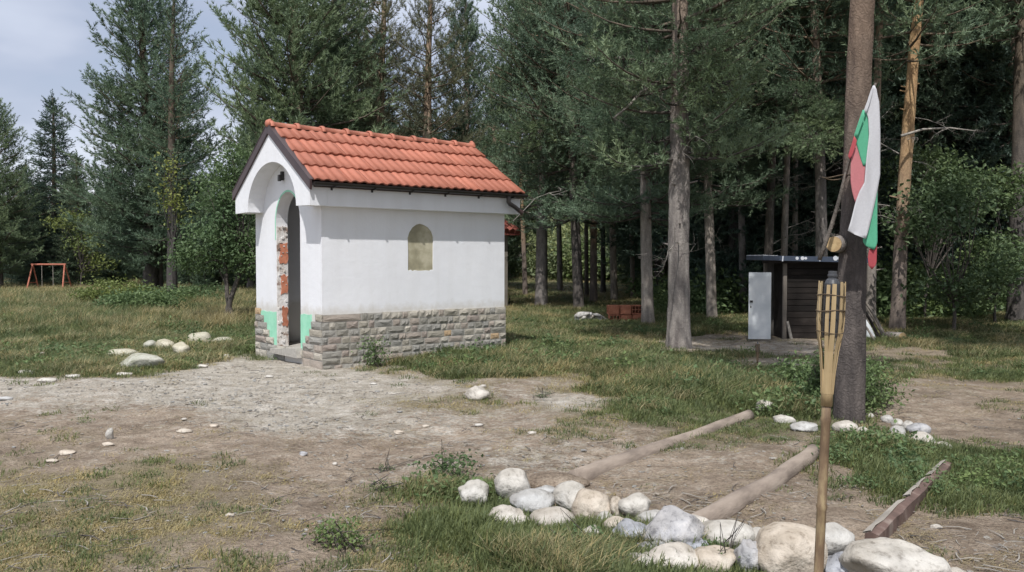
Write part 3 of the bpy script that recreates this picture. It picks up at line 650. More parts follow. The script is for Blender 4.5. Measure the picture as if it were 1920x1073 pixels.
CR['thin'] = crown_pair('f', M_pine_brown, seed=6, hgt=14, h0=2.2, R=2.7, shoot=.32, spacing=.21, needles=20, nw=.07, whorl=.50, gap=.18, nbr=6)
CR['slim'] = crown_pair('g', M_pine, seed=7, hgt=14, h0=1.5, R=1.8, shoot=.34, spacing=.20, needles=14, nw=.085, whorl=.5, gap=.15, up=.8, nbr=6)
CR['spruce0'] = crown_pair('h', M_pine_blue, seed=8, hgt=13, h0=.7, R=2.5, kind='spruce', shoot=.40, spacing=.22, needles=22, nw=.09, whorl=.34, nbr=7)
CR['spruce1'] = crown_pair('i', M_pine_blue, seed=9, hgt=15, h0=2.0, R=2.3, kind='spruce', shoot=.42, spacing=.24, needles=13, nw=.12, whorl=.42, nbr=7)
print('tris', {k: len(v[0].polygons) for k, v in CR.items()}, sum(len(v[0].polygons)+2*len(v[1].polygons) for v in CR.values()))

CR['bough'] = crown_pair('j', foliage_mat('fresh_pine_needles', (.085, .135, .080), (.235, .315, .19)), seed=12, hgt=3.0, h0=.25, R=1.15, shoot=.20, spacing=.11, needles=16, nw=.085, whorl=.20, nbr=5, up=.3)
BOUGHS = {1272: 6, 1215: 6, 1335: 5, 1085: 5, 1187: 3, 1541: 3, 1393: 2, 1152: 3, 1050: 3}
def tree(name, x, y, key, sc, trunk=None, rz=0, label=None, group=None, r=.16, lean=(0, 0), tm=None, th=None, nb=0, cz=0, crown_off=(0, 0), sxy=1.0, seed=0, cat="tree"):
    z = float(H(x, y)); root = empty(name, (x, y, z), 0, label=label, cat=cat, group=group)
    root.rotation_euler = (lean[1], lean[0], 0)
    hgt = {'near0': 14, 'near1': 14, 'high': 16, 'full0': 14, 'full1': 14, 'thin': 14, 'slim': 14, 'spruce0': 13, 'spruce1': 15}[key]*sc
    near = y < 17.8 and y > 0; me = trunk_mesh("trunk", hgt*.99, r, seed or int(x*13+y*7) % 999, tm or M_bark, n=40 if near else 14, m=110 if near else 26, rough=.10 if near else .06, bend=.18 if key != 'spruce0' else .02, top=.22)
    link("trunk", me, None, root)
    c1 = link("crown", CR[key][0], None, root); c2 = link("branches", CR[key][1], None, root)
    for c in (c1, c2): c.scale = (sc*sxy, sc*sxy, sc); c.rotation_euler.z = rz; c.location = (crown_off[0], crown_off[1], cz)
    rr = random.Random(seed+int(x*31))
    for i in range(nb):
        d = link("dead_branch", DB[rr.randrange(5)], None, root); a = rr.uniform(0, 6.28); zb = rr.uniform(1.6, 4.8)
        d.location = (math.cos(a)*r*.6, math.sin(a)*r*.6, zb); d.rotation_euler = (rr.uniform(-.4, .4), rr.uniform(-.35, .3), a); s = rr.uniform(.35, .75); d.scale = (s, s, s)
    return root

# ------------------------------------------------------------------ trees in view
def at(px, py, Y=None):
    if Y is None: g = G(px, py); return g.x, g.y
    r = ray(px, py); return r[0]*Y/r[1], Y
PG = "pines and other trees round the clearing"
TL = [
 # px, ground py (or depth), crown, scale, trunk r, lean(x,y), bark, dead branches, crown z, label
 (1272, 651, 'near0', .92, .19, (-.008, 0), M_bark, 3, .2, "thickest pine trunk with rough pale bark in the middle of the grass"),
 (1592, 787, 'high', .86, .128, (.004, 0), M_bark_flag, 0, -.6, "tall pine beside the bamboo torch with the flag pole fixed to it"),
 (1215, 611, 'near0', .95, .14, (-.030, 0), M_bark, 3, -.6, "blue grey leaning pine just right of the orange bricks"),
 (1085, 583, 'near0', 1.1, .155, (-.035, 0), M_bark_dk, 4, -.8, "dark pine trunk right behind the white rubble heap"),
 (1335, 602, 'near0', .90, .13, (-.03, 0), M_bark, 4, 0, "slim grey pine to the right of the thickest pine, leaning left"),
 (1393, 592, 'high', .9, .10, (-.016, 0), M_bark, 5, -1, "thin pine trunk just left of the open white shed door"),
 (1438, 596, 'high', .95, .12, (.012, 0), M_bark_dk, 6, 0, "dark slim pine rising directly behind the shed door post"),
 (1468, 596, 'high', .88, .095, (.004, 0), M_bark, 6, 0, "thin brownish pine rising behind the left half of the shed roof"),
 (1490, 588, 'high', .9, .085, (-.01, 0), M_bark, 4, 0, "thinnest brown trunk behind the middle of the shed"),
 (1541, 605, 'near1', .95, .15, (-.014, 0), M_bark, 7, .6, "stout pale pine behind the shed, left of the flag pine"),
 (1632, 612, 'high', 1.0, .11, (.006, 0), M_bark, 5, 0, "straight grey pine seen between the flag and the orange trunk"),
 (1682, 622, 'high', .82, .15, (.024, 0), M_bark_or, 9, -.5, "pine with an orange upper trunk leaning right, near the cut log"),
 (1905, 604, 'high', .9, .20, (.0, 0), M_bark_dk, 4, 0, "dark pine trunk at the far right behind the leafy bushes"),
 (985, 556, 'high', .9, .10, (-.03, 0), M_bark_or, 3, 0, "reddish pale trunk right next to the chapel's rear corner"),
 (1014, 557, 'high', .9, .12, (-.008, 0), M_bark, 5, -1, "second grey trunk behind the chapel's rear corner"),
 (1024, 545, 'high', 1.0, .07, (0, 0), M_bark_dk, 3, 0, "thin blackish trunk close behind the second grey one"),
 (1050, 548, 'thin', 1.1, .13, (-.01, 0), M_bark, 5, 2, "pale hazy trunk in front of the sunlit slope"),
 (1100, 561, 'high', .9, .085, (-.006, 0), M_bark_dk, 2, 0, "thin dark trunk between the dark pine and the reddish pine"),
 (1113, 570, 'high', .92, .13, (-.006, 0), M_bark_or, 4, 0, "reddish brown straight pine behind the rubble heap"),
 (1131, 553, 'high', 1.0, .11, (-.004, 0), M_bark_dk, 3, 0, "dark trunk just right of the reddish straight pine"),
 (1152, 566, 'thin', 1.1, .13, (-.028, 0), M_bark, 5, 2, "pale grey pine rising behind the orange bricks"),
 (1187, 563, 'near1', .9, .09, (-.02, 0), M_bark, 4, 0, "slim pale trunk between the bricks and the blue grey pine"),
 (283, 557, 'full0', .95, .30, (-.008, 0), M_bark_dk, 0, 0, "tallest conifer at left with upturned shoots against the sky"),
 (322, 560, 'slim', .84, .20, (.03, 0), M_bark_dk, 2, 1, "slender see-through conifer right of the tallest left conifer"),
 (300, 556, 'thin', .62, .14, (0, 0), M_bark_dk, 0, .5, "low brownish conifer at the foot of the tallest left conifer"),
 (104, 543, 'spruce0', .76, .18, (0, 0), M_bark_dk, 0, 0, "small pointed spruce standing behind the swing"),
 (148, 546, 'spruce0', .52, .16, (0, 0), M_bark_dk, 0, 0, "shorter spruce overlapping the right side of the pointed spruce"),
 (-2, 548, 'full0', .63, .2, (0, 0), M_bark_dk, 0, 0, "dark conifer cut by the left edge of the picture"),
 (52, 541, 'spruce0', .50, .2, (0, 0), M_bark_dk, 0, 0, "dark low spruce behind the left swing post"),
 (215, 545, 'full1', .42, .2, (0, 0), M_bark_dk, 0, 0, "low dark pine between the pointed spruce and the tallest conifer"),
 (408, 546, 'full1', .44, .2, (0, 0), M_bark_dk, 0, 0, "small dark pine filling the gap left of the chapel hood"),
]
for i, (px, py, key, sc, r, lean, bm_, nb, cz, lab) in enumerate(TL):
    x, y = at(px, py)
    root = tree("pine_tree" if 'spruce' not in key else "spruce_tree", x, y, key, sc, rz=i*1.7, label=lab, group=PG, r=r, lean=lean, tm=bm_, nb=nb, cz=cz, seed=i+3, sxy=1.2 if key in ('full0', 'slim', 'spruce0') and px < 450 else 1.0)
    rb_ = random.Random(px)
    for k in range(BOUGHS.get(px, 0)):
        zz = {1272: 3.5, 1215: 3.6, 1335: 3.9, 1541: 4.6, 1393: 4.4}.get(px, 4.0)+k*rb_.uniform(.28, .45); az = rb_.uniform(0, 6.28) if k % 2 else rb_.uniform(3.0, 6.4)
        s_ = rb_.uniform(.55, .85)*(1 if px != 1272 else .8)
        M_ = Matrix.Translation((math.cos(az)*r*.5, math.sin(az)*r*.5, zz)) @ Matrix.Rotation(az, 4, 'Z') @ Matrix.Rotation(rb_.uniform(1.45, 1.85), 4, 'Y') @ Matrix.Diagonal((s_*.8, s_*1.1, s_, 1))
        bo_ = link("bough", CR['bough'][0], None, root); bo_.matrix_local = M_
        bw_ = link("bough_wood", CR['bough'][1], None, root); bw_.matrix_local = M_
TD = [ # px at horizon, depth, crown, scale ...
 (565, 25, 'full0', 1.0, .26, 0, "broad dense pine right behind the chapel roof"),
 (640, 31, 'full1', 1.1, .24, 0, "dense green pine to the right of the broad one behind the roof"),
 (715, 28, 'thin', .90, .2, 0, "brownish green pine above the middle of the chapel roof"),
 (805, 27, 'thin', .84, .2, 0, "airy olive pine with sky showing through, above the roof's right half"),
 (868, 31, 'full1', .80, .2, 0, "green pine above the right end of the chapel roof"),
 (1015, 27, 'near0', .92, .2, 0, "spreading pine beyond the chapel's rear corner"),
 (1745, 24, 'spruce0', 1.0, .15, .4, "dark spruce right behind the orange pine's right side"),
 (1830, 25, 'spruce0', 1.05, .15, .6, "dark spruce above the pale leafy bush at right"),
 (1900, 23, 'spruce1', .95, .15, 0, "dark spruce behind the trunk at the right edge"),
 (1580, 30, 'spruce0', 1.0, .15, 0, "dark spruce behind the shed and the flag pine"),
 (690, 40, 'full0', .80, .2, 0, "tall conifer deep behind the brownish pine"),
 (935, 40, 'full0', .74, .2, 0, "tall conifer deep behind the chapel's right roof end"),
 (470, 42, 'full1', .62, .2, 0, "conifer far behind the chapel hood, darker than its neighbours"),
]
for i, (px, Y, key, sc, r, cz, lab) in enumerate(TD):
    x, y = at(px, 500, Y)
    tree("pine_tree", x, y, key, sc, rz=i*2.3+1, label=lab, group=PG, r=r, tm=M_bark, nb=3, cz=cz, seed=i+60)
# trees beside and behind the viewer that shade the right half of the place
for i, (x, y, key, sc) in enumerate([(4.3, -2.2, 'high', 1.0), (8.0, 2.0, 'near1', 1.0), (11.0, 7.0, 'near0', 1.0), (6.6, -7.5, 'near0', 1.05), (2.4, -9.5, 'high', 1.05), (13.5, 11.5, 'near1', 1.05), (7.6, 9.3, 'high', .95), (3.8, 13.2, 'high', 1.0) if False else (12.5, -1.0, 'near0', 1.1)]):
    tree("pine_tree", x, y, key, sc, rz=i*1.1, label="pine outside the frame near the viewer, "+["first","second","third","fourth","fifth","sixth","seventh","eighth"][i]+" of those", group="pines outside the frame", r=.16, nb=0, cz=0, seed=i+90)
x, y = at(30, 100, 7.5)

# ------------------------------------------------------------------ leafy trees and bushes
def leafy(seed, blobs, n, size, mat, twig=True, name="crown"):
    """blobs: (x,y,z,rx,ry,rz); leaves in clumps on twigs"""
    rg = np.random.default_rng(seed); wts = np.array([b[3]*b[4]*b[5] for b in blobs])**.7; wts /= wts.sum()
    nc = max(8, n//26); k = rg.choice(len(blobs), nc, p=wts); B = np.array(blobs)[k]
    d = norm(rg.normal(size=(nc, 3))); rad = rg.uniform(.35, 1.0, nc)**.6; C = B[:, :3]+d*B[:, 3:6]*rad[:, None]
    m = n//nc; cl = np.repeat(np.arange(nc), m); P = C[cl]+rg.normal(size=(nc*m, 3))*np.array([.16, .16, .09])*(size/.07)*.9
    nrm = norm(rg.normal(size=(len(P), 3))*.8+np.array([0, 0, .7])); u, w, _ = frames(nrm); a = rg.uniform(0, 6.28, len(P))[:, None]; u2 = u*np.cos(a)+w*np.sin(a); w2 = np.cross(nrm, u2)
    s = size*rg.uniform(.6, 1.25, len(P))[:, None]
    V = np.stack([P-u2*s*.5, P+w2*s*.30+nrm*s*.06, P+u2*s*.55-nrm*s*.12, P-w2*s*.30+nrm*s*.06], 1).reshape(-1, 3)
    T = np.arange(len(V)).reshape(-1, 4)
    tb = rg.uniform(0, 1, nc)[cl]*.6+rg.uniform(0, .4, len(P))
    return mesh_np(name, V, T, mat, False, {'tint': ('FLOAT', np.repeat(tb, 4))}), C
def stem_mesh(seed, C, base=(0, 0, 0), r=.03, mat=M_bark_dk, fork=.4, k=26):
    rg = np.random.default_rng(seed); mb = MB(); b0 = np.array(base, float); top = C.mean(0)
    f = b0+(top-b0)*fork; mb.tube([b0.tolist(), ((b0+f)/2+rg.normal(0, .05, 3)).tolist(), f.tolist()], [r*1.2, r, r*.8], 7, cap=False)
    for c in C[rg.choice(len(C), min(k, len(C)), replace=False)]:
        mid = (f+c)/2+rg.normal(0, .12, 3); mb.tube([f.tolist(), mid.tolist(), c.tolist()], [r*.5, r*.3, .004], 4, cap=False)
    return mb.mesh("stems", mat, True)
def bush(name, x, y, blobs, n, size, mat, label, group=None, seed=1, cat="bush", r=.02, fork=.15, stem='stems'):
    root = empty(name, (x, y, float(H(x, y))), 0, label=label, cat=cat, group=group)
    me, C = leafy(seed, blobs, n, size, mat); link("foliage", me, None, root); link(stem, stem_mesh(seed, C, r=r, fork=fork), None, root)
    return root
# small broadleaf tree at the chapel's left
x, y = at(428, 612); root = empty("deciduous_tree", (x, y, float(H(x, y))), label="small broadleaf tree with a forked dark trunk just left of the chapel", cat="tree")
me, C = leafy(31, [(-.35, 0, 1.9, .75, .7, .6), (.3, .2, 2.3, .8, .8, .8), (-.1, .3, 3.0, .6, .7, .8), (-.7, 0, 1.5, .5, .5, .3), (.6, 0, 1.6, .6, .6, .5), (.1, .2, 3.7, .4, .4, .5)], 10500, .085, M_leaf)
link("crown", me, None, root)
mb = MB(); mb.tube([(0, 0, -.1), (-.02, 0, .25), (.05, 0, .6), (.22, .05, 1.1), (.35, .1, 1.7), (.3, .15, 2.6)], [.085, .075, .06, .05, .04, .015], 9)
mb.tube([(.10, .0, -.1), (.06, 0, .3), (-.02, 0, .7), (-.05, .05, 1.2), (-.15, .1, 2.0), (-.1, .2, 3.2)], [.07, .06, .05, .045, .03, .01], 9)
for i in range(40):
    c = C[i*7 % len(C)]; s = np.array([.3, .12, 1.2+.4*(i % 3)]) if c[0] > 0 else np.array([-.08, .06, 1.0+.4*(i % 3)])
    mb.tube([s.tolist(), ((s+c)/2+[0, 0, .1]).tolist(), c.tolist()], [.022, .014, .004], 4, cap=False)
mb.obj("trunk", M_bark_dk, root, smooth=True)
# dark young conifer beside it and shrubs of the meadow edge
bl = lambda s, h: [(0, 0, h*.45, s, s*.8, h*.45), (s*.6, .1, h*.35, s*.6, s*.6, h*.35), (-s*.6, 0, h*.3, s*.6, s*.6, h*.3)]
BS = [
 (215, 575, 1.1, .9, M_leaf_y, 4500, .09, "yellow green low bush in the left meadow before the big conifer"),
 (262, 590, .9, .75, M_leaf, 4500, .09, "darker rounded bush in the meadow under the tallest conifer"),
 (335, 572, .9, .6, M_leaf, 3500, .09, "low bush spreading right of the rounded meadow bush"),
 (385, 562, .8, .6, M_leaf, 3000, .09, "bush between the big conifer and the small forked tree"),
]
for i, (px, py, s, h, m, n, ls, lab) in enumerate(BS):
    x, y = at(px, py); bush("bush", x, y, bl(s, h), n, ls, m, lab, "low bushes in the left meadow", seed=40+i)
x, y = at(150, 548); bush("young_tree", x, y, [(-.5, 0, 3.4, .9, .6, .5), (.3, 0, 2.4, .7, .6, .6), (.9, 0, 1.4, .9, .6, .5)], 1500, .13, M_leaf_y, "thin yellow leaved sapling between the swing and the tallest conifer", seed=50, cat="tree", r=.04, fork=.4, stem='trunk')
x, y = at(325, 566); bush("young_tree", x, y, [(0, 0, 4.2, .35, .5, .9), (.2, 0, 3.2, .3, .4, .5)], 450, .12, M_leaf_y, "yellow leaved sapling growing up against the tallest conifer", seed=51, cat="tree", r=.04, fork=.5, stem='trunk')
# leafy growth under the dark forest at right
RB = [
 (1790, 17.5, [(-.6, 0, 2.4, .8, .7, .6), (.3, .4, 2.9, .7, .7, .5), (0, 0, 1.0, .9, .6, .35), (.8, -.2, 1.5, .5, .5, .5)], 4200, "leafy bush with pale green leaves right of the orange trunk"),
 (1868, 19.0, [(0, 0, 1.5, .7, .7, .5), (.3, 0, 3.0, .6, .6, .5), (-.7, 0, .8, .7, .5, .35)], 3600, "tall leafy bush near the dark trunk at the right edge"),
 (1735, 21.0, [(0, 0, 3.7, .9, .8, .5), (.9, 0, 2.9, .6, .6, .4)], 2400, "leafy young tree high behind the pale green bush"),
]
for i, (px, Y, bb, n, lab) in enumerate(RB):
    x, y = at(px, 500, Y); bush("bush", x, y, bb, n, .115, M_leaf_dk, lab, "leafy bushes at the dark wood's edge", seed=70+i, r=.035, fork=.3)
# small plants at the foot of the flag pine
for i, (px, py, h, n, lab) in enumerate([(1535, 762, .55, 1500, "leafy weed left of the flag pine's foot"), (1600, 778, .62, 1300, "fresh green shoots growing against the flag pine's foot"), (1632, 762, .55, 900, "spindly leafy weed right of the flag pine's foot"), (1490, 735, .40, 1100, "green weed a little behind the torch")]):
    x, y = at(px, py); bush("weed_plant", x, y, [(0, 0, h*.5, .13, .12, h*.5), (.12, 0, h*.3, .12, .1, h*.3)], n, .045, M_leaf, lab, "weeds round the flag pine", seed=80+i, cat="plant", r=.008, fork=.5)
x, y = at(703, 688); bush("weed_plant", x, y, [(0, 0, .10, .06, .05, .1), (0, 0, .26, .05, .04, .1)], 420, .045, M_leaf, "dark little plant growing against the chapel's stone plinth", seed=88, cat="plant", r=.006, fork=.6)
for i, (px, py, s, lab) in enumerate([(650, 1022, .13, "bright green leafy weed low on the foreground dirt"), (704, 924, .07, "tiny flat weed in the middle of the bare dirt"), (724, 884, .05, "tiny upright weed on the bare dirt"), (845, 905, .18, "dark green leafy weed left of the stone row"), (1085, 1040, .12, "leafy weed in the grass below the round pinkish stone"), (1018, 745, .08, "small dark weed right of the jagged white rock"), (1352, 1058, .10, "broad leaved weed in front of the pale boulders")]):
    x, y = at(px, py); bush("weed_plant", x, y, [(0, 0, s*.45, s, s*.8, s*.45)], 160 if s < .1 else 420, max(.012, s*.2), M_leaf, lab, "small weeds of the foreground", seed=90+i, cat="plant", r=.004, fork=.2)

# ------------------------------------------------------------------ instanced growth: far wood, grass, gravel, litter
def scatter(name, meshes, P, S, RZ, IDX, kind='stuff', tilt=None, label=None):
    src = bpy.data.collections.new(name+"_source")
    for i, m in enumerate(meshes):
        o = bpy.data.objects.new("%s_piece_%02d" % (name, i), m); src.objects.link(o)
    me = bpy.data.meshes.new(name); me.vertices.add(len(P)); me.vertices.foreach_set('co', np.ascontiguousarray(P, np.float32).ravel())
    for an, typ, d in (('sc', 'FLOAT_VECTOR', S), ('rot', 'FLOAT_VECTOR', np.stack([RZ*0 if tilt is None else tilt[:, 0], RZ*0 if tilt is None else tilt[:, 1], RZ], -1)), ('pick', 'INT', IDX)):
        a = me.attributes.new(an, typ, 'POINT'); a.data.foreach_set('vector' if typ == 'FLOAT_VECTOR' else 'value', np.ascontiguousarray(d, np.int32 if typ == 'INT' else np.float32).ravel())
    o = link(name, me, kind=kind, label=label)
    ng = bpy.data.node_groups.new(name, 'GeometryNodeTree'); ng.interface.new_socket("Geometry", in_out='INPUT', socket_type='NodeSocketGeometry'); ng.interface.new_socket("Geometry", in_out='OUTPUT', socket_type='NodeSocketGeometry')
    N = ng.nodes.new; gi, go = N("NodeGroupInput"), N("NodeGroupOutput"); ci = N("GeometryNodeCollectionInfo"); ci.inputs['Collection'].default_value = src; ci.inputs['Separate Children'].default_value = True; ci.inputs['Reset Children'].default_value = True
    ip = N("GeometryNodeInstanceOnPoints"); ip.inputs['Pick Instance'].default_value = True
    def na(t, n):
        q = N("GeometryNodeInputNamedAttribute"); q.data_type = t; q.inputs['Name'].default_value = n; return q.outputs['Attribute']
    l = ng.links.new; l(gi.outputs[0], ip.inputs['Points']); l(ci.outputs[0], ip.inputs['Instance']); l(na('INT', 'pick'), ip.inputs['Instance Index']); l(na('FLOAT_VECTOR', 'sc'), ip.inputs['Scale'])
    e2r = N("FunctionNodeEulerToRotation"); l(na('FLOAT_VECTOR', 'rot'), e2r.inputs[0]); l(e2r.outputs[0], ip.inputs['Rotation']); l(ip.outputs[0], go.inputs[0])
    md = o.modifiers.new("scatter", 'NODES'); md.node_group = ng; return o
rg = np.random.default_rng(77)
# far wood: rows of conifers beyond those one can tell apart
def wood_mesh(key):   # crown, branches and a simple stem in one mesh
    cme, wme = CR[key]; nv = len(cme.vertices); V = np.empty(nv*3, np.float32); cme.vertices.foreach_get('co', V); V = V.reshape(-1, 3)
    h = V[:, 2].max(); mb = MB(); mb.tube([(0, 0, -.3), (0, 0, h*.5), (0, 0, h*.98)], [.19, .12, .02], 7)
    sv = np.array([tuple(p) for p in mb.v]); st = [(f[0], f[1], f[2]) for f in mb.f]+[(f[0], f[2], f[3]) for f in mb.f if len(f) == 4]
    tint = np.zeros(nv, np.float32); cme.attributes['tint'].data.foreach_get('value', tint)
    me = mesh_np("far_conifer", np.concatenate([V, sv]), np.concatenate([np.arange(nv).reshape(-1, 3), np.array(st)+nv]), None, False, {'tint': ('FLOAT', np.concatenate([tint, np.zeros(len(sv))]))})
    me.materials.append(cme.materials[0]); me.materials.append(M_bark_dk)
    mi = np.zeros(len(me.polygons), np.int32); mi[nv//3:] = 1; me.polygons.foreach_set('material_index', mi); return me
WM = [wood_mesh(k) for k in ('full0', 'full1', 'spruce0', 'spruce1', 'high')]
pts = []
def px_of(x, y): return 960+F*x/y
for _ in range(14000):
    y = 24+rg.random()**1.2*44; x = rg.uniform(-.75, .75)*y
    px = px_of(x, y)
    dmin = 2.2 if px > 1180 else 1.9
    if px < 1180 and y < 42: continue
    if px < 330 and y < 45: continue
    mg_ = 1500/y
    if 970-mg_ < px < 1185+mg_ and y < 95: continue           # the gap with the sunlit slope
    if px > 1180 and y < 24+max(0, (1400-px)*.03): continue
    if any((x-a)**2+(y-b)**2 < dmin**2 for a, b, _, _ in pts): continue
    if px < 460:
        hmax = [0, 0]; k = rg.choice([2, 0, 1]); top = 400   # keep the sky open above the left edge
        sc = min(1.0, (1.5+y*(487-top+rg.uniform(-30, 70))/F)/14); 
    elif px < 1180: k = rg.choice([0, 1, 2, 3]); sc = rg.uniform(.5, .75)
    else: k = rg.choice([0, 1, 2, 3, 3, 2]); sc = rg.uniform(.9, 1.2)
    pts.append((x, y, k, sc))
pa = np.array(pts); print('far trees', len(pa))
scatter("distant_wood", WM, np.stack([pa[:, 0], pa[:, 1], H(pa[:, 0], pa[:, 1])-.2], -1), np.stack([pa[:, 3]*1.1]*2+[pa[:, 3]], -1), rg.uniform(0, 6.28, len(pa)), pa[:, 2])
# undergrowth on the sunlit slope in the gap
um = [leafy(100+i, [(0, 0, .8, 1.2, 1.0, .8), (.7, 0, .6, .8, .8, .6)], 2600, .16, M_brush if i else M_leaf, name="thicket")[0] for i in range(2)]
n = 460; uy = rg.uniform(56, 112, n); ux = (rg.uniform(500, 1350, n)-960)/F*uy*1.05
scatter("thicket", um, np.stack([ux, uy, H(ux, uy)-.15], -1), np.repeat(rg.uniform(.7, 1.8, n)[:, None], 3, 1), rg.uniform(0, 6.28, n), (rg.random(n) < .8).astype(int))
# dark undergrowth inside the wood at right
n = 150; uy = rg.uniform(22, 40, n); ux = (rg.uniform(1250, 1990, n)-960)/F*uy
scatter("wood_undergrowth", [um[0]], np.stack([ux, uy, H(ux, uy)-.3], -1), np.repeat(rg.uniform(.5, 1.1, n)[:, None], 3, 1), rg.uniform(0, 6.28, n), np.zeros(n))

def grass_patch(seed, nb, rad, h, w, mat, bendy=.5, flat=0.0):
    rg = np.random.default_rng(seed); r = rad*np.sqrt(rg.random(nb)); a = rg.uniform(0, 6.28, nb); P = np.stack([r*np.cos(a), r*np.sin(a), 0*r-.01], -1)
    hh = h*rg.uniform(.35, 1.15, nb)*(1-.3*(r/rad)**2); az = rg.uniform(0, 6.28, nb); ln = rg.uniform(.1, 1, nb)*bendy; d = np.stack([np.cos(az), np.sin(az), 0*az], -1); s = np.stack([-np.sin(az+.6), np.cos(az+.6), 0*az], -1)*(w*rg.uniform(.6, 1.3, nb))[:, None]/2
    up = np.array([0, 0, 1.]); lean = ln[:, None]*d
    A, B = P-s, P+s; mid = P+(lean*.35+up*(.55-flat*.3))*hh[:, None]; tip = P+(lean*1.1+up*(1-.35*ln[:, None]-flat*.6))*hh[:, None]
    C, D = mid-s*.8, mid+s*.8
    V = np.stack([A, B, D, C, tip], 1).reshape(-1, 3); b = np.arange(nb)[:, None]*5
    T = np.concatenate([b+[0, 1, 2], b+[0, 2, 3], b+[3, 2, 4]]); ti = np.repeat(rg.uniform(0, 1, nb), 5)*.8+.2*np.tile([0, 0, .5, .5, 1], nb)
    return mesh_np("grass_patch", V, T, mat, False, {'tint': ('FLOAT', ti)})
def weed_patch(seed, n, rad, h, size, mat):
    return leafy(seed, [(0, 0, h*.5, rad, rad, h*.5)], n, size, mat, name="weed_patch")[0]
g_short = [grass_patch(200+i, 60, .10, .07, .006, M_grass, .9) for i in range(2)]
g_shortdry = [grass_patch(205+i, 55, .10, .055, .005, M_dry, 1.3, .3) for i in range(2)]
g_tall = [grass_patch(210+i, 80, .14, .22, .008, M_grass, .8) for i in range(2)]
g_talldry = [grass_patch(215+i, 60, .14, .24, .006, M_dry, .8) for i in range(2)]
g_weed = [weed_patch(220+i, 150, .09, .07, .024, M_leaf) for i in range(2)]
GP = g_short+g_shortdry+g_tall+g_talldry+g_weed
def spray(n, y0, y1, pw=1.0):
    """points spread so that nearer ground gets more of them"""
    u = rg.random(n); y = (y0**-pw + u*(y1**-pw-y0**-pw))**(-1/pw) if pw else y0*(y1/y0)**u
    x = rg.uniform(-.66, .66, n)*y; return x, y
def outside_chapel(x, y):
    dx, dy = x+2.606, y-11.598; a = dx*math.cos(.68)+dy*math.sin(.68); b_ = -dx*math.sin(.68)+dy*math.cos(.68)
    return ~((a > -.03) & (a < L+.03) & (b_ > -.03) & (b_ < W+.03))
x, y = spray(74000, 3.3, 60, .35)
cvx = cover(x, y); nn = fbm(x, y, 1.6, 3); nf = fbm(x, y, 7.0, 9)
cov = np.clip(cvx[:, 0]+(nn-.5)*.9*np.clip(4*cvx[:, 0]*(1-cvx[:, 0])+.15, 0, 1)+(nf-.5)*.35, 0, 1)
keep = (rg.random(len(x)) < cov**1.7*np.where(cvx[:, 1] < .09, .55, 1.0)) & outside_chapel(x, y)
x, y, cvx, cov = x[keep], y[keep], cvx[keep], cov[keep]
dry = rg.random(len(x)) < np.clip(cvx[:, 2]*1.2-.02-.22*((y > 13) & (x < -2))-.08*(x > 0)+(fbm(x, y, .8, 33)-.5)*1.0, .10, .97); hgt = cvx[:, 1]*(.55+.9*fbm(x, y, 2.2, 41))
tall = hgt > .13; idx = np.where(tall, np.where(dry, 6, 4), np.where(dry, 2, 0))+rg.integers(0, 2, len(x))
wd = (rg.random(len(x)) < .035*(1-cvx[:, 2])*(y < 20)*(y > 5.2)) & ~dry; idx[wd] = 8+rg.integers(0, 2, wd.sum())
base = np.where(idx >= 8, .09, np.where(tall, .22, .065)); sz = np.clip(hgt/base, .45, 2.2)*rg.uniform(.75, 1.25, len(x))
wide = np.clip(.70+y/15, .8, 4.0); sxy = np.maximum(sz*.8, wide); sxy = np.where(idx >= 8, sz*1.1, sxy)
scatter("grass", GP, np.stack([x, y, H(x, y)-.004], -1), np.stack([sxy, sxy, sz], -1), rg.uniform(0, 6.28, len(x)), idx); print('grass', len(x))
# gravel and stone crumbs
def pebble(seed):
    r = random.Random(seed); bm = bmesh.new(); bmesh.ops.create_icosphere(bm, subdivisions=1, radius=.5)
    for v in bm.verts: v.co *= r.uniform(.7, 1.1); v.co.z *= .45; v.co.y *= .8
    me = bpy.data.meshes.new("pebble"); bm.to_mesh(me); bm.free(); me.materials.append(M_b_white if seed % 3 else M_b_tan); return me
PB = [pebble(i) for i in range(6)]
x, y = spray(60000, 3.6, 16, .6); cvx = cover(x, y); pr_ = (.10+cvx[:, 3]**2*.95)*(1-np.clip(cvx[:, 0]*1.3, 0, 1))*(fbm(x, y, 1.3, 61) > .36)
keep = (rg.random(len(x)) < pr_*.95) & outside_chapel(x, y); x, y = x[keep], y[keep]
s = .007+(.022+.03*cvx[keep, 3]**3)*rg.random(len(x))**3 + .024*(rg.random(len(x)) < .03); print('gravel', len(x))
scatter("gravel", PB, np.stack([x, y, H(x, y)+.004], -1), np.stack([s*1.3, s, s], -1), rg.uniform(0, 6.28, len(x)), rg.integers(0, 6, len(x)))
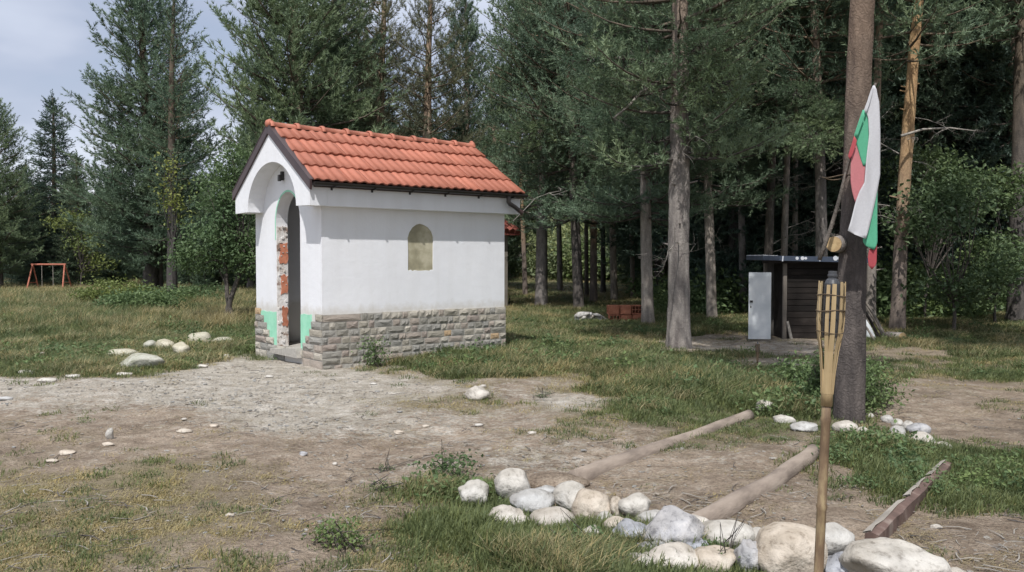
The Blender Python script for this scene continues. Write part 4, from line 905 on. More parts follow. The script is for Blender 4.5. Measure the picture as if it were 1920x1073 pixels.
# straw, needles and twigs lying about
LT = [grass_patch(300+i, 26, .12, .07, .0035, M_straw, 2.2, 1.4) for i in range(3)]
def stick_mesh(seed):
    r = random.Random(seed); mb = MB()
    for _ in range(2):
        p = Vector((r.uniform(-.12, .12), r.uniform(-.12, .12), .006)); a = r.uniform(0, 6.28); pts = [p]
        for k in range(3): a += r.uniform(-.4, .4); p = p+Vector((math.cos(a), math.sin(a), 0))*r.uniform(.02, .05); pts.append(p+Vector((0, 0, r.uniform(0, .008))))
        mb.tube([q.to_tuple() for q in pts], [.004, .0035, .003, .002], 4, cap=False)
    return mb.mesh("twigs", M_bark_dk if seed % 2 else M_dead)
LT += [stick_mesh(i) for i in range(4)]
x, y = spray(20000, 3.5, 16, .5); cvx = cover(x, y); keep = (rg.random(len(x)) < .35*(1-cvx[:, 3]*.6)*(fbm(x, y, 2.1, 71) > .45)) & outside_chapel(x, y); x, y = x[keep], y[keep]; s = rg.uniform(.6, 1.4, len(x))
scatter("ground_litter", LT, np.stack([x, y, H(x, y)+.004], -1), np.stack([s, s, s*.5], -1), rg.uniform(0, 6.28, len(x)), np.where(rg.random(len(x)) < .8, rg.integers(0, 3, len(x)), rg.integers(3, 7, len(x))))

# ------------------------------------------------------------------ boulders
def rock(name, cx, cy, w, h, mat, label, group, rough=0.0, seed=0, gy=None, depth=None, sub=3, squash=1.0, boxy=0.0, rz=0.0, cat="rock", sink=.12):
    """a stone that fills a w x h pixel box centred on (cx,cy) of the photograph"""
    g = G(cx, min(gy or (cy+h*.42), 1200)); Yd = g.y
    Wm, Hm = w*Yd/F*(1.07 if cy > 880 else 1), h*Yd/F*1.1; Dm = depth or (Wm*.55+Hm*.4); Yc = Yd+Dm*.30
    c = AT(cx, cy, Yc); r = random.Random(seed*7+3)
    bm = bmesh.new(); bmesh.ops.create_icosphere(bm, subdivisions=sub, radius=1.0)
    off = Vector((r.uniform(-50, 50), r.uniform(-50, 50), r.uniform(-50, 50)))
    planes = []
    for _ in range(int(9+rough*8)):
        n = Vector((r.gauss(0, 1), r.gauss(0, 1), r.gauss(0, 1))).normalized(); planes.append((n, r.uniform(.66, .93) if rough > .15 else r.uniform(.74, .96)))
    for v in bm.verts:
        p = v.co.copy(); q = p.copy()
        if boxy:
            m = max(abs(p.x), abs(p.y), abs(p.z)); q = p.lerp(p/m*.86, boxy)
        for n, d in planes:
            e_ = q.dot(n)-d
            if e_ > 0: q -= n*e_*(.92 if rough > .15 else .62)
        f = 1+.17*mnoise.noise(p*1.05+off)*(1+.4*rough)+.055*mnoise.noise(p*2.6+off)*(1+rough*1.6)+.018*mnoise.noise(p*6.5-off)
        if rough: f += .055*rough*mnoise.noise(p*6+off)+.03*rough*mnoise.noise(p*13+off) - .05*rough*max(0, .12-abs(mnoise.noise(p*2.2-off)))*8*.12
        v.co = q*f
    xs = [v.co.x for v in bm.verts]; zs = [v.co.z for v in bm.verts]; yy = [v.co.y for v in bm.verts]
    rot = Matrix.Rotation(rz, 3, 'Y')
    for v in bm.verts:
        x = (v.co.x-(max(xs)+min(xs))/2)/(max(xs)-min(xs)); y = v.co.y/(max(yy)-min(yy)); z = (v.co.z-(max(zs)+min(zs))/2)/(max(zs)-min(zs))
        v.co = rot @ Vector((x*Wm, y*Dm, z*Hm))
    me = bpy.data.meshes.new(name); bm.to_mesh(me); bm.free(); me.materials.append(mat)
    for p in me.polygons: p.use_smooth = True
    o = link(name, me, None, None, label=label, cat=cat, group=group); o.location = c
    return o
RG = "stones laid in a row in the foreground"
Wt, Tn, Gy, Md = M_b_white, M_b_tan, M_b_grey, M_b_meadow
FR = [
 (888, 928, 56, 52, Wt, .7, "angular pale rock half hidden in grass at the left end of the stone row"),
 (961, 909, 66, 60, Wt, 0, "upright rounded whitish stone, second from the left end of the row"),
 (998, 942, 82, 48, Wt, 0, "long smooth white stone lying in front of the upright rounded one"),
 (1021, 920, 44, 18, Wt, .5, "flat pale stone peeping out behind the long smooth white stone"),
 (1070, 932, 64, 56, Wt, .1, "grey white rounded stone behind the round pinkish stone"),
 (1110, 953, 76, 68, Tn, 0, "large round pinkish stone in the middle of the left heap"),
 (1156, 951, 26, 38, Tn, .2, "small tan stone wedged between the pinkish stone and the egg shaped one"),
 (1190, 949, 60, 44, Wt, 0, "bright white egg shaped stone resting above the soil"),
 (952, 972, 78, 46, Wt, .8, "rough white rock low in the grass under the long smooth stone"),
 (1037, 976, 84, 48, Tn, 0, "tan rounded stone with grass in front, below the long smooth stone"),
 (1158, 990, 54, 42, Tn, 0, "cream rounded stone below the egg shaped stone"),
 (1106, 1006, 46, 38, Wt, .7, "small rough pale rock in the grass below the pinkish stone"),
 (1190, 1006, 86, 56, Gy, 1, "crumbled grey rock left of the large cracked slab"),
 (1262, 998, 116, 92, Gy, 1, "large cracked grey limestone slab in the middle of the row"),
 (1300, 986, 70, 44, Wt, .9, "white jagged rock behind the cracked grey slab"),
 (1362, 1006, 116, 60, Wt, 0, "long smooth pale boulder right of the cracked grey slab"),
 (1258, 1052, 110, 62, Wt, .9, "rough white rock under the cracked grey slab"),
 (1340, 1056, 96, 56, Tn, .5, "tan rock under the long smooth pale boulder"),
 (1404, 1050, 52, 74, Gy, .6, "blue grey rock between the two large smooth boulders"),
 (1481, 1044, 130, 110, Tn, .0, "big cream boulder carrying the ball shaped one"),
 (1559, 1014, 84, 64, Wt, .0, "ball shaped grey white boulder on top, behind the torch pole"),
 (1678, 1066, 190, 96, Wt, .25, "widest white boulder at the right end of the row"),
 (1572, 1062, 74, 50, Gy, .4, "grey stone wedged under the ball shaped boulder"),
 (1232, 1036, 84, 40, Gy, 1, "broad flat grey slab lying below the cracked one"),
 (1300, 1034, 90, 44, Gy, .9, "flat grey slab between the cracked slab and the tan rock"),
 (1150, 1024, 60, 34, Gy, 1, "grey crumbled rock at the foot of the cream rounded stone"),
 (1225, 978, 70, 44, Wt, .9, "pale flat slab touching the egg shaped stone"),
 (1200, 1060, 70, 40, Wt, .8, "pale broken rock in the grass at the bottom edge"),
 (1420, 1010, 46, 44, Wt, .3, "narrow pale stone wedged left of the big cream boulder"),
 (1020, 958, 40, 26, Wt, .3, "small pale stone wedged under the long smooth one"),
 (1135, 975, 34, 30, Wt, .3, "small pale stone wedged below the large pinkish stone"),
 (1795, 1082, 60, 30, Wt, .2, "white stone cut by the bottom edge beyond the widest boulder"),
]
GYo = {7: 985, 6: 980, 4: 968, 1: 948, 3: 945, 2: 972, 14: 1005, 20: 1062, 13: 1040}
for i, (cx, cy, w, h, m, ro, lab) in enumerate(FR):
    rock("stone", cx, cy, w, h, m, lab, RG, ro, 10+i, gy=GYo.get(i), sub=4 if w > 50 else 3, boxy=.25 if i in (19, 21) else 0)
RG2 = "stones edging the plot below the flag pine"
BRr = [(1436, 765, 44, 28, Wt, .8, "split pale rock at the left end of the far stone edging"), (1470, 788, 40, 20, Wt, .5, "narrow flat stone next to the split pale rock"), (1507, 801, 52, 20, Wt, .5, "flat whitish stone left of the torch pole"), (1585, 804, 48, 28, Wt, 0, "smooth oblong stone just right of the torch pole"), (1616, 811, 24, 20, Wt, 0, "small round stone beside the smooth oblong one"),
 (1656, 821, 56, 19, Wt, 0, "long flat stone pointing at the round one"), (1683, 815, 34, 32, Wt, 0, "round grey stone at the end of the long flat one"), (1702, 800, 26, 22, Wt, 0, "small stone on the heap behind the round grey one"), (1722, 806, 44, 24, Gy, 0, "grey stone at the back of the right heap"), (1727, 829, 52, 36, Wt, .1, "largest stone of the far right heap"), (1768, 839, 36, 20, Wt, 0, "last stone at the right end of the far edging"), (1645, 837, 30, 16, Wt, 0, "small stone in the grass in front of the long flat one"), (1663, 787, 26, 17, Wt, 0, "small pale stone at the back near the pine's foot"), (1682, 794, 22, 16, Wt, 0, "small stone touching the back of the heap"), (1629, 780, 18, 12, Wt, 0, "pebble sized white stone right beside the pine's foot")]
for i, (cx, cy, w, h, m, ro, lab) in enumerate(BRr): rock("stone", cx, cy, w, h, m, lab, RG2, ro, 50+i, depth=None)
RG3 = "boulders lying in the left meadow"
LR = [(229, 665, 60, 20, Md, 0, "flat cracked cream boulder in the grass"), (283, 649, 28, 20, Md, .2, "small rounded boulder behind the flat cracked one"), (308, 649, 40, 24, Md, .5, "grey knobbly boulder in the middle of the meadow group"), (340, 656, 32, 28, Md, .5, "pale block next to the grey knobbly boulder"), (375, 638, 46, 28, Md, 0, "domed boulder, tallest of the meadow group"), (418, 643, 46, 20, Md, .3, "low boulder right of the domed one"), (268, 678, 84, 30, Md, .4, "broad sloping slab nearest the path"), (424, 669, 16, 9, Wt, .3, "small white stone near the chapel's left corner"), (380, 687, 22, 8, Wt, .3, "flat white stone at the edge of the path"), (235, 702, 30, 8, Wt, .4, "thin flat slab lying on the path's edge"), (30, 672, 16, 10, Wt, 0, "small white stone at far left"), (80, 667, 18, 13, Wt, 0, "little round stone near the far left edge"), (22, 624, 24, 16, Md, 0, "grey boulder in the tall grass at the far left"), (55, 698, 42, 8, Wt, .4, "flat pale slab at the far left of the path"), (138, 705, 30, 6, Wt, .4, "thin flat stone on the path's left edge"), (88, 713, 38, 9, Wt, .4, "flat stone sunk in the path at left")]
for i, (cx, cy, w, h, m, ro, lab) in enumerate(LR): rock("boulder" if w > 24 else "stone", cx, cy, w, h, m, lab, RG3, ro, 70+i)
RG4 = "loose stones on the bare dirt"
SR = [(895, 738, 50, 30, Wt, .8, "jagged white rock standing alone on the dirt"), (206, 815, 14, 24, Wt, .7, "small upright pale stone on the dirt at left"), (203, 833, 26, 9, Tn, .6, "flat white stone in front of the small upright one"), (126, 849, 34, 11, Tn, .6, "flat grey white stone at the left of the bare dirt"), (97, 864, 26, 7, Tn, .6, "thin flat stone left below the flat grey white one"), (346, 808, 30, 9, Tn, .6, "flat white stone in the middle of the left dirt"), (401, 799, 18, 7, Tn, .6, "small white stone right of the flat one on the dirt"), (748, 811, 20, 8, Tn, .6, "small white stone left of a similar one on the dirt"), (798, 800, 16, 7, Tn, .6, "small cream stone right of its twin on the dirt"), (569, 851, 16, 9, Gy, .5, "dark little stone in the middle of the dirt"), (628, 870, 10, 7, Wt, 0, "tiny white pebble right of the dark little stone"), (431, 966, 16, 8, Tn, .6, "small pale stone in the dry grass"), (905, 724, 14, 6, Tn, .6, "small flat stone behind the jagged white rock"), (998, 812, 18, 7, Wt, .4, "small pale stone above the near log's end"), (898, 797, 18, 6, Wt, .4, "thin pale stone on the dirt below the jagged rock"), (1755, 988, 20, 10, Wt, .2, "small white stone right of the squared beam"), (345, 786, 12, 5, Tn, .6, "tiny flat stone behind the flat white one"), (10, 748, 30, 9, Wt, .4, "flat pale stone at the left edge of the path"), (505, 706, 16, 6, Wt, .5, "crumb of pale stone near the chapel's step"), (700, 720, 14, 5, Wt, .5, "crumb of pale stone in front of the plinth")]
for i, (cx, cy, w, h, m, ro, lab) in enumerate(SR): rock("stone", cx, cy, w, h, m, lab, RG4, ro, 100+i)

# ------------------------------------------------------------------ logs and beam
def log(name, a, b_, ra, rb, mat, label, seed, lift=.55):
    A = Vector(a); B = Vector(b_); n = 22; k = 14; rg = np.random.default_rng(seed)
    A.z = float(H(A.x, A.y))+ra*(lift-.75); B.z = float(H(B.x, B.y))+rb*lift
    d = (B-A); Ln = d.length; d.normalize(); o = empty(name, A, 0, label=label, cat="log", group="logs laid across the plot")
    V = []
    for i in range(n):
        t = i/(n-1); rad = ra*(1-t)+rb*t
        for j in range(k):
            an = 2*math.pi*j/k; q = 1+.07*mnoise.noise(Vector((math.cos(an)*1.3, math.sin(an)*1.3, t*Ln*2+seed*9)))+.03*mnoise.noise(Vector((math.cos(an)*4, math.sin(an)*4, t*Ln*9+seed)))
            q += .13*max(0, mnoise.noise(Vector((math.cos(an)*1.6, math.sin(an)*1.6, t*Ln*4.5+seed*5)))-.42)*4*.5
            wob = .025*math.sin(t*5+seed)+.008*math.sin(t*17+seed)
            V.append((math.cos(an)*rad*q+wob, math.sin(an)*rad*q, t*Ln))
    mb = MB().add(V, [(i*k+j, i*k+(j+1) % k, (i+1)*k+(j+1) % k, (i+1)*k+j) for i in range(n-1) for j in range(k)])
    mb.f += [tuple(range(k))[::-1], tuple((n-1)*k+j for j in range(k))]; body = mb.obj("bark", mat, o, smooth=True)
    for zz, rr in ((Ln+.002, rb*.9),):
        MB().tube([(0, 0, zz-.004), (0, 0, zz+.004)], rr*1.0, k).obj("sawn_end", M_woodend if zz > 1 else mat, o)
    o.rotation_euler = d.to_track_quat('Z', 'Y').to_euler(); return o
log("log", G(1085, 903), G(1402, 786), .080, .052, M_log, "long smooth grey log, the left one of the two round logs", 1, .75)
log("log", G(1296, 996), G(1530, 858), .068, .056, M_log, "shorter grey log with rough knots, ending behind the torch", 2, .75)
# earth bank that buries the left end of the first log
gA = G(1030, 912); rock("soil_mound", 1040, 905, 130, 30, mg, "low mound of soil burying the near end of the left log", "earth", 0, 140, cat="soil mound")
bo = empty("wooden_beam", G(1634, 1032), 0, label="old squared reddish beam with a weathered pale edge, lying at the right", cat="beam")
bo.location.z += .03; A = G(1634, 1032); B = G(1776, 890); d = (B-A); Ln = Vector((d.x, d.y, 0)).length; bo.rotation_euler.z = math.atan2(d.y, d.x); bo.rotation_euler.y = -math.atan2(d.z, Ln)
V = []; Fc = []; nseg = 16; rr = random.Random(3)
for i in range(nseg+1):
    x = Ln*i/nseg; j = [rr.uniform(-.006, .006) for _ in range(5)]; sc_ = 1-.12*i/nseg
    V += [(x, -.036*sc_+j[0], -.03), (x, .036*sc_+j[1], -.03), (x, .036*sc_+j[2], .052+j[3]), (x, .010*sc_, .066+j[4]), (x, -.036*sc_+j[1], .056+j[2])]
for i in range(nseg):
    for k in range(5): Fc.append((i*5+k, i*5+(k+1) % 5, (i+1)*5+(k+1) % 5, (i+1)*5+k))
Fc += [tuple(range(5))[::-1], tuple(nseg*5+k for k in range(5))]
MB().add(V, Fc).obj("timber", M_beam, bo)
V = []; Fc = []
for i in range(nseg+1):
    x = Ln*i/nseg; e1 = rr.uniform(-.008, .012)
    V += [(x, .042, .052), (x, .008+e1, .0705), (x, .012+e1, .0750), (x, .045, .059)]
for i in range(nseg):
    if i in (6, 11): continue
    for k in range(4): Fc.append((i*4+k, i*4+(k+1) % 4, (i+1)*4+(k+1) % 4, (i+1)*4+k))
MB().add(V, Fc).obj("weathered_edge", nmat("weathered_pale_wood", [(.3, (.24, .215, .185)), (.7, (.42, .385, .34))], 12, stretch=(.3, 1, 1)), bo)

# ------------------------------------------------------------------ bamboo torch
M_bam0 = nmat("bamboo", [(.3, (.30, .21, .11)), (.55, (.42, .315, .175)), (.75, (.52, .41, .25))], 5, 5, .5, stretch=(6, 6, .6), bs=.15, bd=.002, spec=.4, bscale=30)
M_pole0 = nmat("weathered_bamboo_pole", [(.3, (.10, .065, .042)), (.5, (.19, .13, .08)), (.68, (.36, .28, .16))], 9, 6, .55, stretch=(3, 3, .8), bs=.25, bd=.002, spec=.35, bscale=30)
M_can = nmat("dark_metal_canister", [(.3, (.035, .037, .042)), (.7, (.07, .072, .08))], 8, rough=.45, bs=.05, spec=.5)
M_rope = nmat("dark_reed_binding", [(.3, (.06, .045, .03)), (.7, (.14, .10, .065))], 30, rough=.8)
def torch(name, base, Ht, k, label, big=True):
    M_bam, M_pole = (M_bam0, M_pole0) if big else (M_rope, M_rope)
    """base on the ground; Ht total height; k radial scale"""
    o = empty(name, base, 0, label=label, cat="garden torch"); zb = Ht-.365*k     # where the pole opens into the basket
    zs = [-.05]; V = []
    mb = MB(); pts = []; rad = []
    z = -.05; node = .26*k
    while z < zb:
        pts += [(0, 0, z), (0, 0, z+.012)]; rad += [.0165*k*(1-.12*z/Ht), .0198*k*(1-.12*z/Ht)]
        pts.append((0, 0, z+.022)); rad.append(.0162*k*(1-.12*z/Ht)); z += node*random.Random(int(z*99)+3).uniform(.85, 1.15)
    pts.append((0, 0, zb)); rad.append(.0165*k); mb.tube(pts, rad, 14); mb.obj("pole", M_pole, o, smooth=True)
    MB().tube([(0, 0, zb-.05*k), (0, 0, zb), (0, 0, zb+.07*k)], [.0185*k, .0195*k, .021*k], 14).obj("bamboo_collar", M_bam, o, smooth=True)
    n = 10
    for i in range(n):
        a = 2*math.pi*(i+.3+.22*math.sin(i*2.3))/n; wv = 1+.25*math.sin(i*3.7); sl = MB(); P = [(0.0172, -.01), (.0215, .06), (.030, .13), (.0425, .19), (.0455, .235), (.0450, .30), (.0432, .352+.006*math.sin(i*5.))]
        w = [.0058, .0066, .0066, .0062, .0060, .0058, .0055]; V = []
        for (r, z), ww in zip(P, w):
            for sgn, dr in ((-1, 0), (1, 0), (1, .0030), (-1, .0030)):
                rr_ = (r*.84+.002+dr)*k; V.append((math.cos(a)*rr_-math.sin(a)*sgn*ww*wv*k, math.sin(a)*rr_+math.cos(a)*sgn*ww*wv*k, zb+z*k))
        m = len(P); Fc = [(j*4+q, j*4+(q+1) % 4, (j+1)*4+(q+1) % 4, (j+1)*4+q) for j in range(m-1) for q in range(4)]+[(3, 2, 1, 0), tuple((m-1)*4+q for q in range(4))]
        sl.add(V, Fc).obj("bamboo_slat", M_bam, o)
    for zz, r, t in ((.192, .047, .0014), (.262, .049, .0022), (.312, .0482, .0022)):
        ring = [(math.cos(a)*(r*.86+.002+.002*math.sin(a*5))*k, math.sin(a)*(r*.86+.002+.002*math.sin(a*5))*k, zb+(zz+.003*math.sin(a*2+zz*40))*k) for a in np.linspace(0, 2*math.pi, 29)]
        MB().tube(ring, t*k, 5, cap=False).obj("binding", M_rope, o, smooth=True)
    MB().tube([(0, 0, zb+.175*k), (0, 0, zb+.18*k), (0, 0, zb+.35*k), (0, 0, zb+.362*k), (0, 0, zb+.366*k)], [.014*k, .024*k, .024*k, .019*k, .014*k], 18).obj("canister", M_can, o, smooth=False)
    MB().tube([(0, 0, zb+.366*k), (0, 0, zb+.372*k), (0, 0, zb+.373*k), (0, 0, zb+.379*k), (0, 0, zb+.380*k), (0, 0, zb+.390*k), (0, 0, zb+.391*k)], [.013*k, .013*k, .0155*k, .0155*k, .0135*k, .0135*k, .008*k], 18).obj("screw_cap", M_can, o)
    return o
g = AT(1533, 1100, 2.7); tb_ = torch("garden_torch", (g.x+.0, 2.7, float(H(g.x, 2.7))), 1.465, .98, "tall bamboo torch in the right foreground with a dark canister in its slatted head")
top = AT(1560, 530, 2.7); tb_.rotation_euler.y = math.atan2(top.x-g.x, top.z-g.z); tb_.location.x = g.x - math.tan(tb_.rotation_euler.y)*g.z
x, y = at(1420, 708)
torch("garden_torch", (x, y, float(H(x, y))), .44, .62, "small dark garden torch standing in the grass in front of the shed door", False)

# ------------------------------------------------------------------ flag and pole on the pine
def cloth_mat(name, col):
    m, nt, b = new_mat(name); n = noise_n(nt, 60, 3); c = ramp(nt, [(.3, tuple(v*.92 for v in col)), (.7, col)], n.outputs[0]).outputs[0]
    nt.links.new(c, b.inputs['Base Color']); b.inputs['Roughness'].default_value = .75; b.inputs['Specular IOR Level'].default_value = .2
    tr = nt.nodes.new("ShaderNodeBsdfTranslucent"); nt.links.new(c, tr.inputs[0]); mx = nt.nodes.new("ShaderNodeMixShader"); mx.inputs[0].default_value = .3
    nt.links.new(b.outputs[0], mx.inputs[1]); nt.links.new(tr.outputs[0], mx.inputs[2]); nt.links.new(mx.outputs[0], nt.nodes["Material Output"].inputs[0]); return m
M_fw, M_fg, M_fr = cloth_mat("white_flag_cloth", (.72, .72, .75)), cloth_mat("green_flag_cloth", (.16, .56, .36)), cloth_mat("red_flag_cloth", (.58, .12, .14))
FY = 7.45; fo = AT(1600, 400, FY)
FL = empty("flag", fo, 0, label="white, green and red striped flag hanging limp from a stick on the pine", cat="flag")
def cloth(name, pix, mat, dy, amp, seed, dens=7):
    """a fold of cloth: outline in the hanging plane, filled on a grid, waved and given thickness"""
    P = [AT(px, py, FY)-fo for px, py in pix]; poly = [(p.x, p.z) for p in P]; z0, z1 = min(z for _, z in poly), max(z for _, z in poly)
    nr, nc = max(6, int((z1-z0)/.035)), 9; V = []
    for i in range(nr+1):
        z = z0+(z1-z0)*(.002+.996*i/nr); xs = []
        for (xa_, za), (xb_, zb_) in zip(poly, poly[1:]+poly[:1]):
            if (za-z)*(zb_-z) < 0: xs.append(xa_+(xb_-xa_)*(z-za)/(zb_-za))
        xl, xr = min(xs), max(xs)
        for lay in (0, .003):
            for j in range(nc+1):
                x = xl+(xr-xl)*j/nc; y = dy+lay+amp*math.sin(x*42+z*3+seed)+.5*amp*math.sin(x*19-z*7+seed*2)
                V.append((x, y, z))
    k = nc+1; Fc = []
    for i in range(nr):
        a0, b0 = i*2*k, (i+1)*2*k
        for j in range(nc): Fc += [(a0+j, a0+j+1, b0+j+1, b0+j), (a0+k+j+1, a0+k+j, b0+k+j, b0+k+j+1)]
        Fc += [(a0+k, a0, b0, b0+k), (a0+nc, a0+k+nc, b0+k+nc, b0+nc)]
    for j in range(nc): Fc += [(j+1, j, k+j, k+j+1), (nr*2*k+j, nr*2*k+j+1, nr*2*k+k+j+1, nr*2*k+k+j)]
    bm = bmesh.new(); mt = bpy.data.meshes.new("tmp"); mt.from_pydata(V, [], Fc); bm.from_mesh(mt); bpy.data.meshes.remove(mt)
    me = bpy.data.meshes.new(name); bm.to_mesh(me); bm.free(); me.materials.append(mat)
    for p in me.polygons: p.use_smooth = True
    return link(name, me, None, FL)
cloth("white_stripe", [(1637, 160), (1642, 161), (1645, 180), (1648, 192), (1650, 260), (1650, 328), (1643, 372), (1637, 400), (1623, 448), (1606, 442), (1589, 433), (1596, 410), (1603, 385), (1612, 358), (1620, 343), (1623, 304), (1630, 254), (1629, 222), (1624, 205), (1630, 180)], M_fw, 0, .009, 0)
cloth("white_stripe", [(1637, 160), (1634, 175), (1629, 195), (1622, 214), (1617, 211), (1625, 190), (1632, 168)], M_fw, -.018, .002, 1)
cloth("green_stripe", [(1620, 205), (1632, 206), (1638, 254), (1634, 300), (1621, 312), (1614, 290), (1606, 262), (1602, 256), (1610, 232)], M_fg, .022, .003, 2)
cloth("green_stripe", [(1618, 210), (1622, 213), (1614, 235), (1605, 259), (1599, 256), (1608, 230)], M_fg, -.018, .002, 2.5)
cloth("red_stripe", [(1606, 258), (1604, 270), (1598, 288), (1592, 300), (1588, 296), (1594, 276), (1600, 256)], M_fr, -.018, .002, 3)
cloth("red_stripe", [(1604, 258), (1612, 280), (1620, 306), (1628, 320), (1626, 345), (1618, 365), (1606, 380), (1600, 360), (1597, 340), (1597, 310), (1600, 285)], cloth_mat("sun_paled_red_cloth", (.70, .28, .30)), .026, .003, 4)  # lit copy of the red cloth, the sun on this fold is in its colour
cloth("green_stripe", [(1650, 328), (1650, 400), (1650, 458), (1643, 469), (1634, 466), (1623, 458), (1623, 446), (1637, 398), (1644, 370)], M_fg, .045, .008, 5)
cloth("red_stripe", [(1650, 452), (1650, 496), (1641, 506), (1634, 504), (1632, 484), (1634, 468), (1643, 464)], M_fr, .06, .006, 6)
pb, pt_ = AT(1536, 488, 7.62), AT(1640, 156, 7.5)
pol = empty("flag_pole", pb, 0, label="dark leaning stick that carries the flag", cat="flag pole")
pts = [((pt_-pb)*t + Vector((.014*math.sin(t*7), 0, 0))).to_tuple() for t in np.linspace(0, 1, 12)]
MB().tube(pts, [.020-.010*t for t in np.linspace(0, 1, 12)], 8).obj("stick", M_bark_dk, pol, smooth=True)
for t in (.22, .47, .66): p = Vector(pts[int(t*11)]); MB().tube([p.to_tuple(), (p+Vector((.03, -.01, .045))).to_tuple()], [.009, .005], 5).obj("knot", M_bark_dk, pol)
# binding that ties the stick to the pine and the sawn limb stub
p = AT(1585, 330, 7.72); MB().tube([(p+Vector((math.cos(a)*.15, math.sin(a)*.15+.14, .01*math.sin(3*a)))).to_tuple() for a in np.linspace(0, 6.283, 25)], .006, 5, cap=False).obj("rope_binding", M_rope, None, label="thin rope round the pine holding the flag stick", cat="rope")
st = empty("sawn_branch_stub", AT(1578, 460, 7.88), 0, label="sawn off branch stub showing an oval yellow cut on the flag pine", cat="branch stub")
cut = AT(1563, 458, 7.72)-st.location; MB().tube([(0, .02, .01), (cut*.95).to_tuple()], [.085, .072], 14).obj("bark", M_bark, st, smooth=True)
dq = cut.normalized(); MB().tube([(cut*.952).to_tuple(), (cut*.952+dq*.008).to_tuple()], .070, 18).obj("cut_face", M_woodend, st)

# ------------------------------------------------------------------ shed
SY = 15.9
def sx(px, py, Y=SY): p = AT(px, py, Y); return p.x, p.z
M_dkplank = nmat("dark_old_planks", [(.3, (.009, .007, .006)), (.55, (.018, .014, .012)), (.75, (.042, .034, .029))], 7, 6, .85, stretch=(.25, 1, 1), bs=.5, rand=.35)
M_post = nmat("grey_post", [(.3, (.12, .105, .09)), (.7, (.21, .185, .16))], 8, 6, .85, stretch=(1, 1, .2))
M_door = nmat("whitish_painted_door", [(.30, (.66, .70, .73)), (.5, (.80, .83, .85)), (.7, (.88, .90, .91))], 2.2, 5, .6, bs=.1)
M_tarp = nmat("navy_printed_tarpaulin", [(.3, (.035, .048, .075)), (.7, (.06, .078, .115))], 4, rough=.45, bs=.2, spec=.5)
M_tarpw = nmat("white_print", [(.3, (.5, .53, .58)), (.7, (.66, .68, .72))], 4, rough=.5, bs=0)
x0, _ = sx(1470, 600); x1, _ = sx(1612, 600); zt = sx(1500, 492)[1]; gz = float(H(x0, SY))
SH = empty("shed", (x0, SY, gz), 0, label="low dark plank shed with a navy tarpaulin roof", cat="shed"); zt -= gz; wS = x1-x0; dS = 1.0
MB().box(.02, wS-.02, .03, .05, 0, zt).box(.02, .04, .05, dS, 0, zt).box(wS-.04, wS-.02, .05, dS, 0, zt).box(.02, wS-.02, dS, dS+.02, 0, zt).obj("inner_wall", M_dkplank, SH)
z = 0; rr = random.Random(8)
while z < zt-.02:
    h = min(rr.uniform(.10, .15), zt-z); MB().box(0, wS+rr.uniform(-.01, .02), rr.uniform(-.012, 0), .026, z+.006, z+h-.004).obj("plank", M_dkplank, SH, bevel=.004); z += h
xa, _ = sx(1449, 600); xa -= x0
MB().box(-.03, .04, -.04, .03, 0, zt+.02).obj("corner_post", M_post, SH, bevel=.008)
MB().box(xa-.02, xa+.045, .5, .57, 0, zt+.02).obj("corner_post", M_post, SH, bevel=.008)
MB().prism([[(xa+.05, .02), (-.035, .02), (-.035, zt-.02), (xa+.05, zt-.02)]], 'y', .52, .54).obj("doorway_board", nmat("worn_grey_board", [(.3, (.07, .066, .06)), (.7, (.13, .12, .11))], 5), SH)
dx0, dz0 = sx(1404, 641, 15.75); dx1, dz1 = sx(1446, 511, 15.75); dz0 = max(dz0, gz+.01)
D = empty("open_door", (dx1, 15.75, dz0), 0, label="open whitish sheet door standing left of the shed", cat="door"); D.rotation_euler.z = -.12
wD, hD = dx1-dx0, dz1-dz0
MB().box(-wD, 0, -.02, .02, 0, hD).obj("door_leaf", M_door, D, bevel=.006)
for z_ in (.06, hD-.08): MB().box(-wD+.03, -.03, -.0235, -.0195, z_, z_+.02).obj("door_batten", M_door, D)
MB().box(-wD+.02, -wD+.07, -.05, -.021, hD*.55, hD*.58).box(-wD+.03, -wD+.045, -.03, -.021, hD*.47, hD*.50).obj("door_handle", M_black, D)
ra, rb = sx(1424, 487)[0]-x0, sx(1620, 492)[0]-x0
MB().prism([[(ra, zt+.04), (rb, zt-.01), (rb, zt+.08), (rb*.5, zt+.105), (ra, zt+.125)]], 'y', -.22, .9).obj("tarpaulin_roof", M_tarp, SH)
MB().box(ra+.02, rb-.02, -.16, -.10, zt-.02, zt+.038).obj("roof_batten", M_dkplank, SH)
MB().prism([[(ra, zt+.126), (-.2, zt+.115), (-.2, zt+.127), (ra, zt+.139)]], 'y', -.22, .88).obj("roof_print", M_tarpw, SH)
for px in (1459, 1528): a = sx(px, 490)[0]-x0; MB().prism([[(a, zt+.02), (a+.022, zt+.02), (a+.03, zt+.115), (a+.008, zt+.115)]], 'y', -.226, -.2202).obj("roof_print", M_tarpw, SH)
for px, pw in ((1487, .06), (1497, .07), (1503, .05), (1558, .09), (1566, .08)):
    a = sx(px, 490)[0]-x0; MB().tube([(a, -.2205, zt+.075), (a, -.2265, zt+.075)], pw*.5, 12).obj("roof_print", M_tarpw, SH)
q = empty("leaning_stake", (sx(1480, 636)[0], SY-.12, gz), 0, label="short pale stake leaning at the shed's left corner", cat="stake"); MB().tube([(0, 0, 0), (-.06, .06, .34)], [.03, .025], 6).obj("stick", M_dead, q)
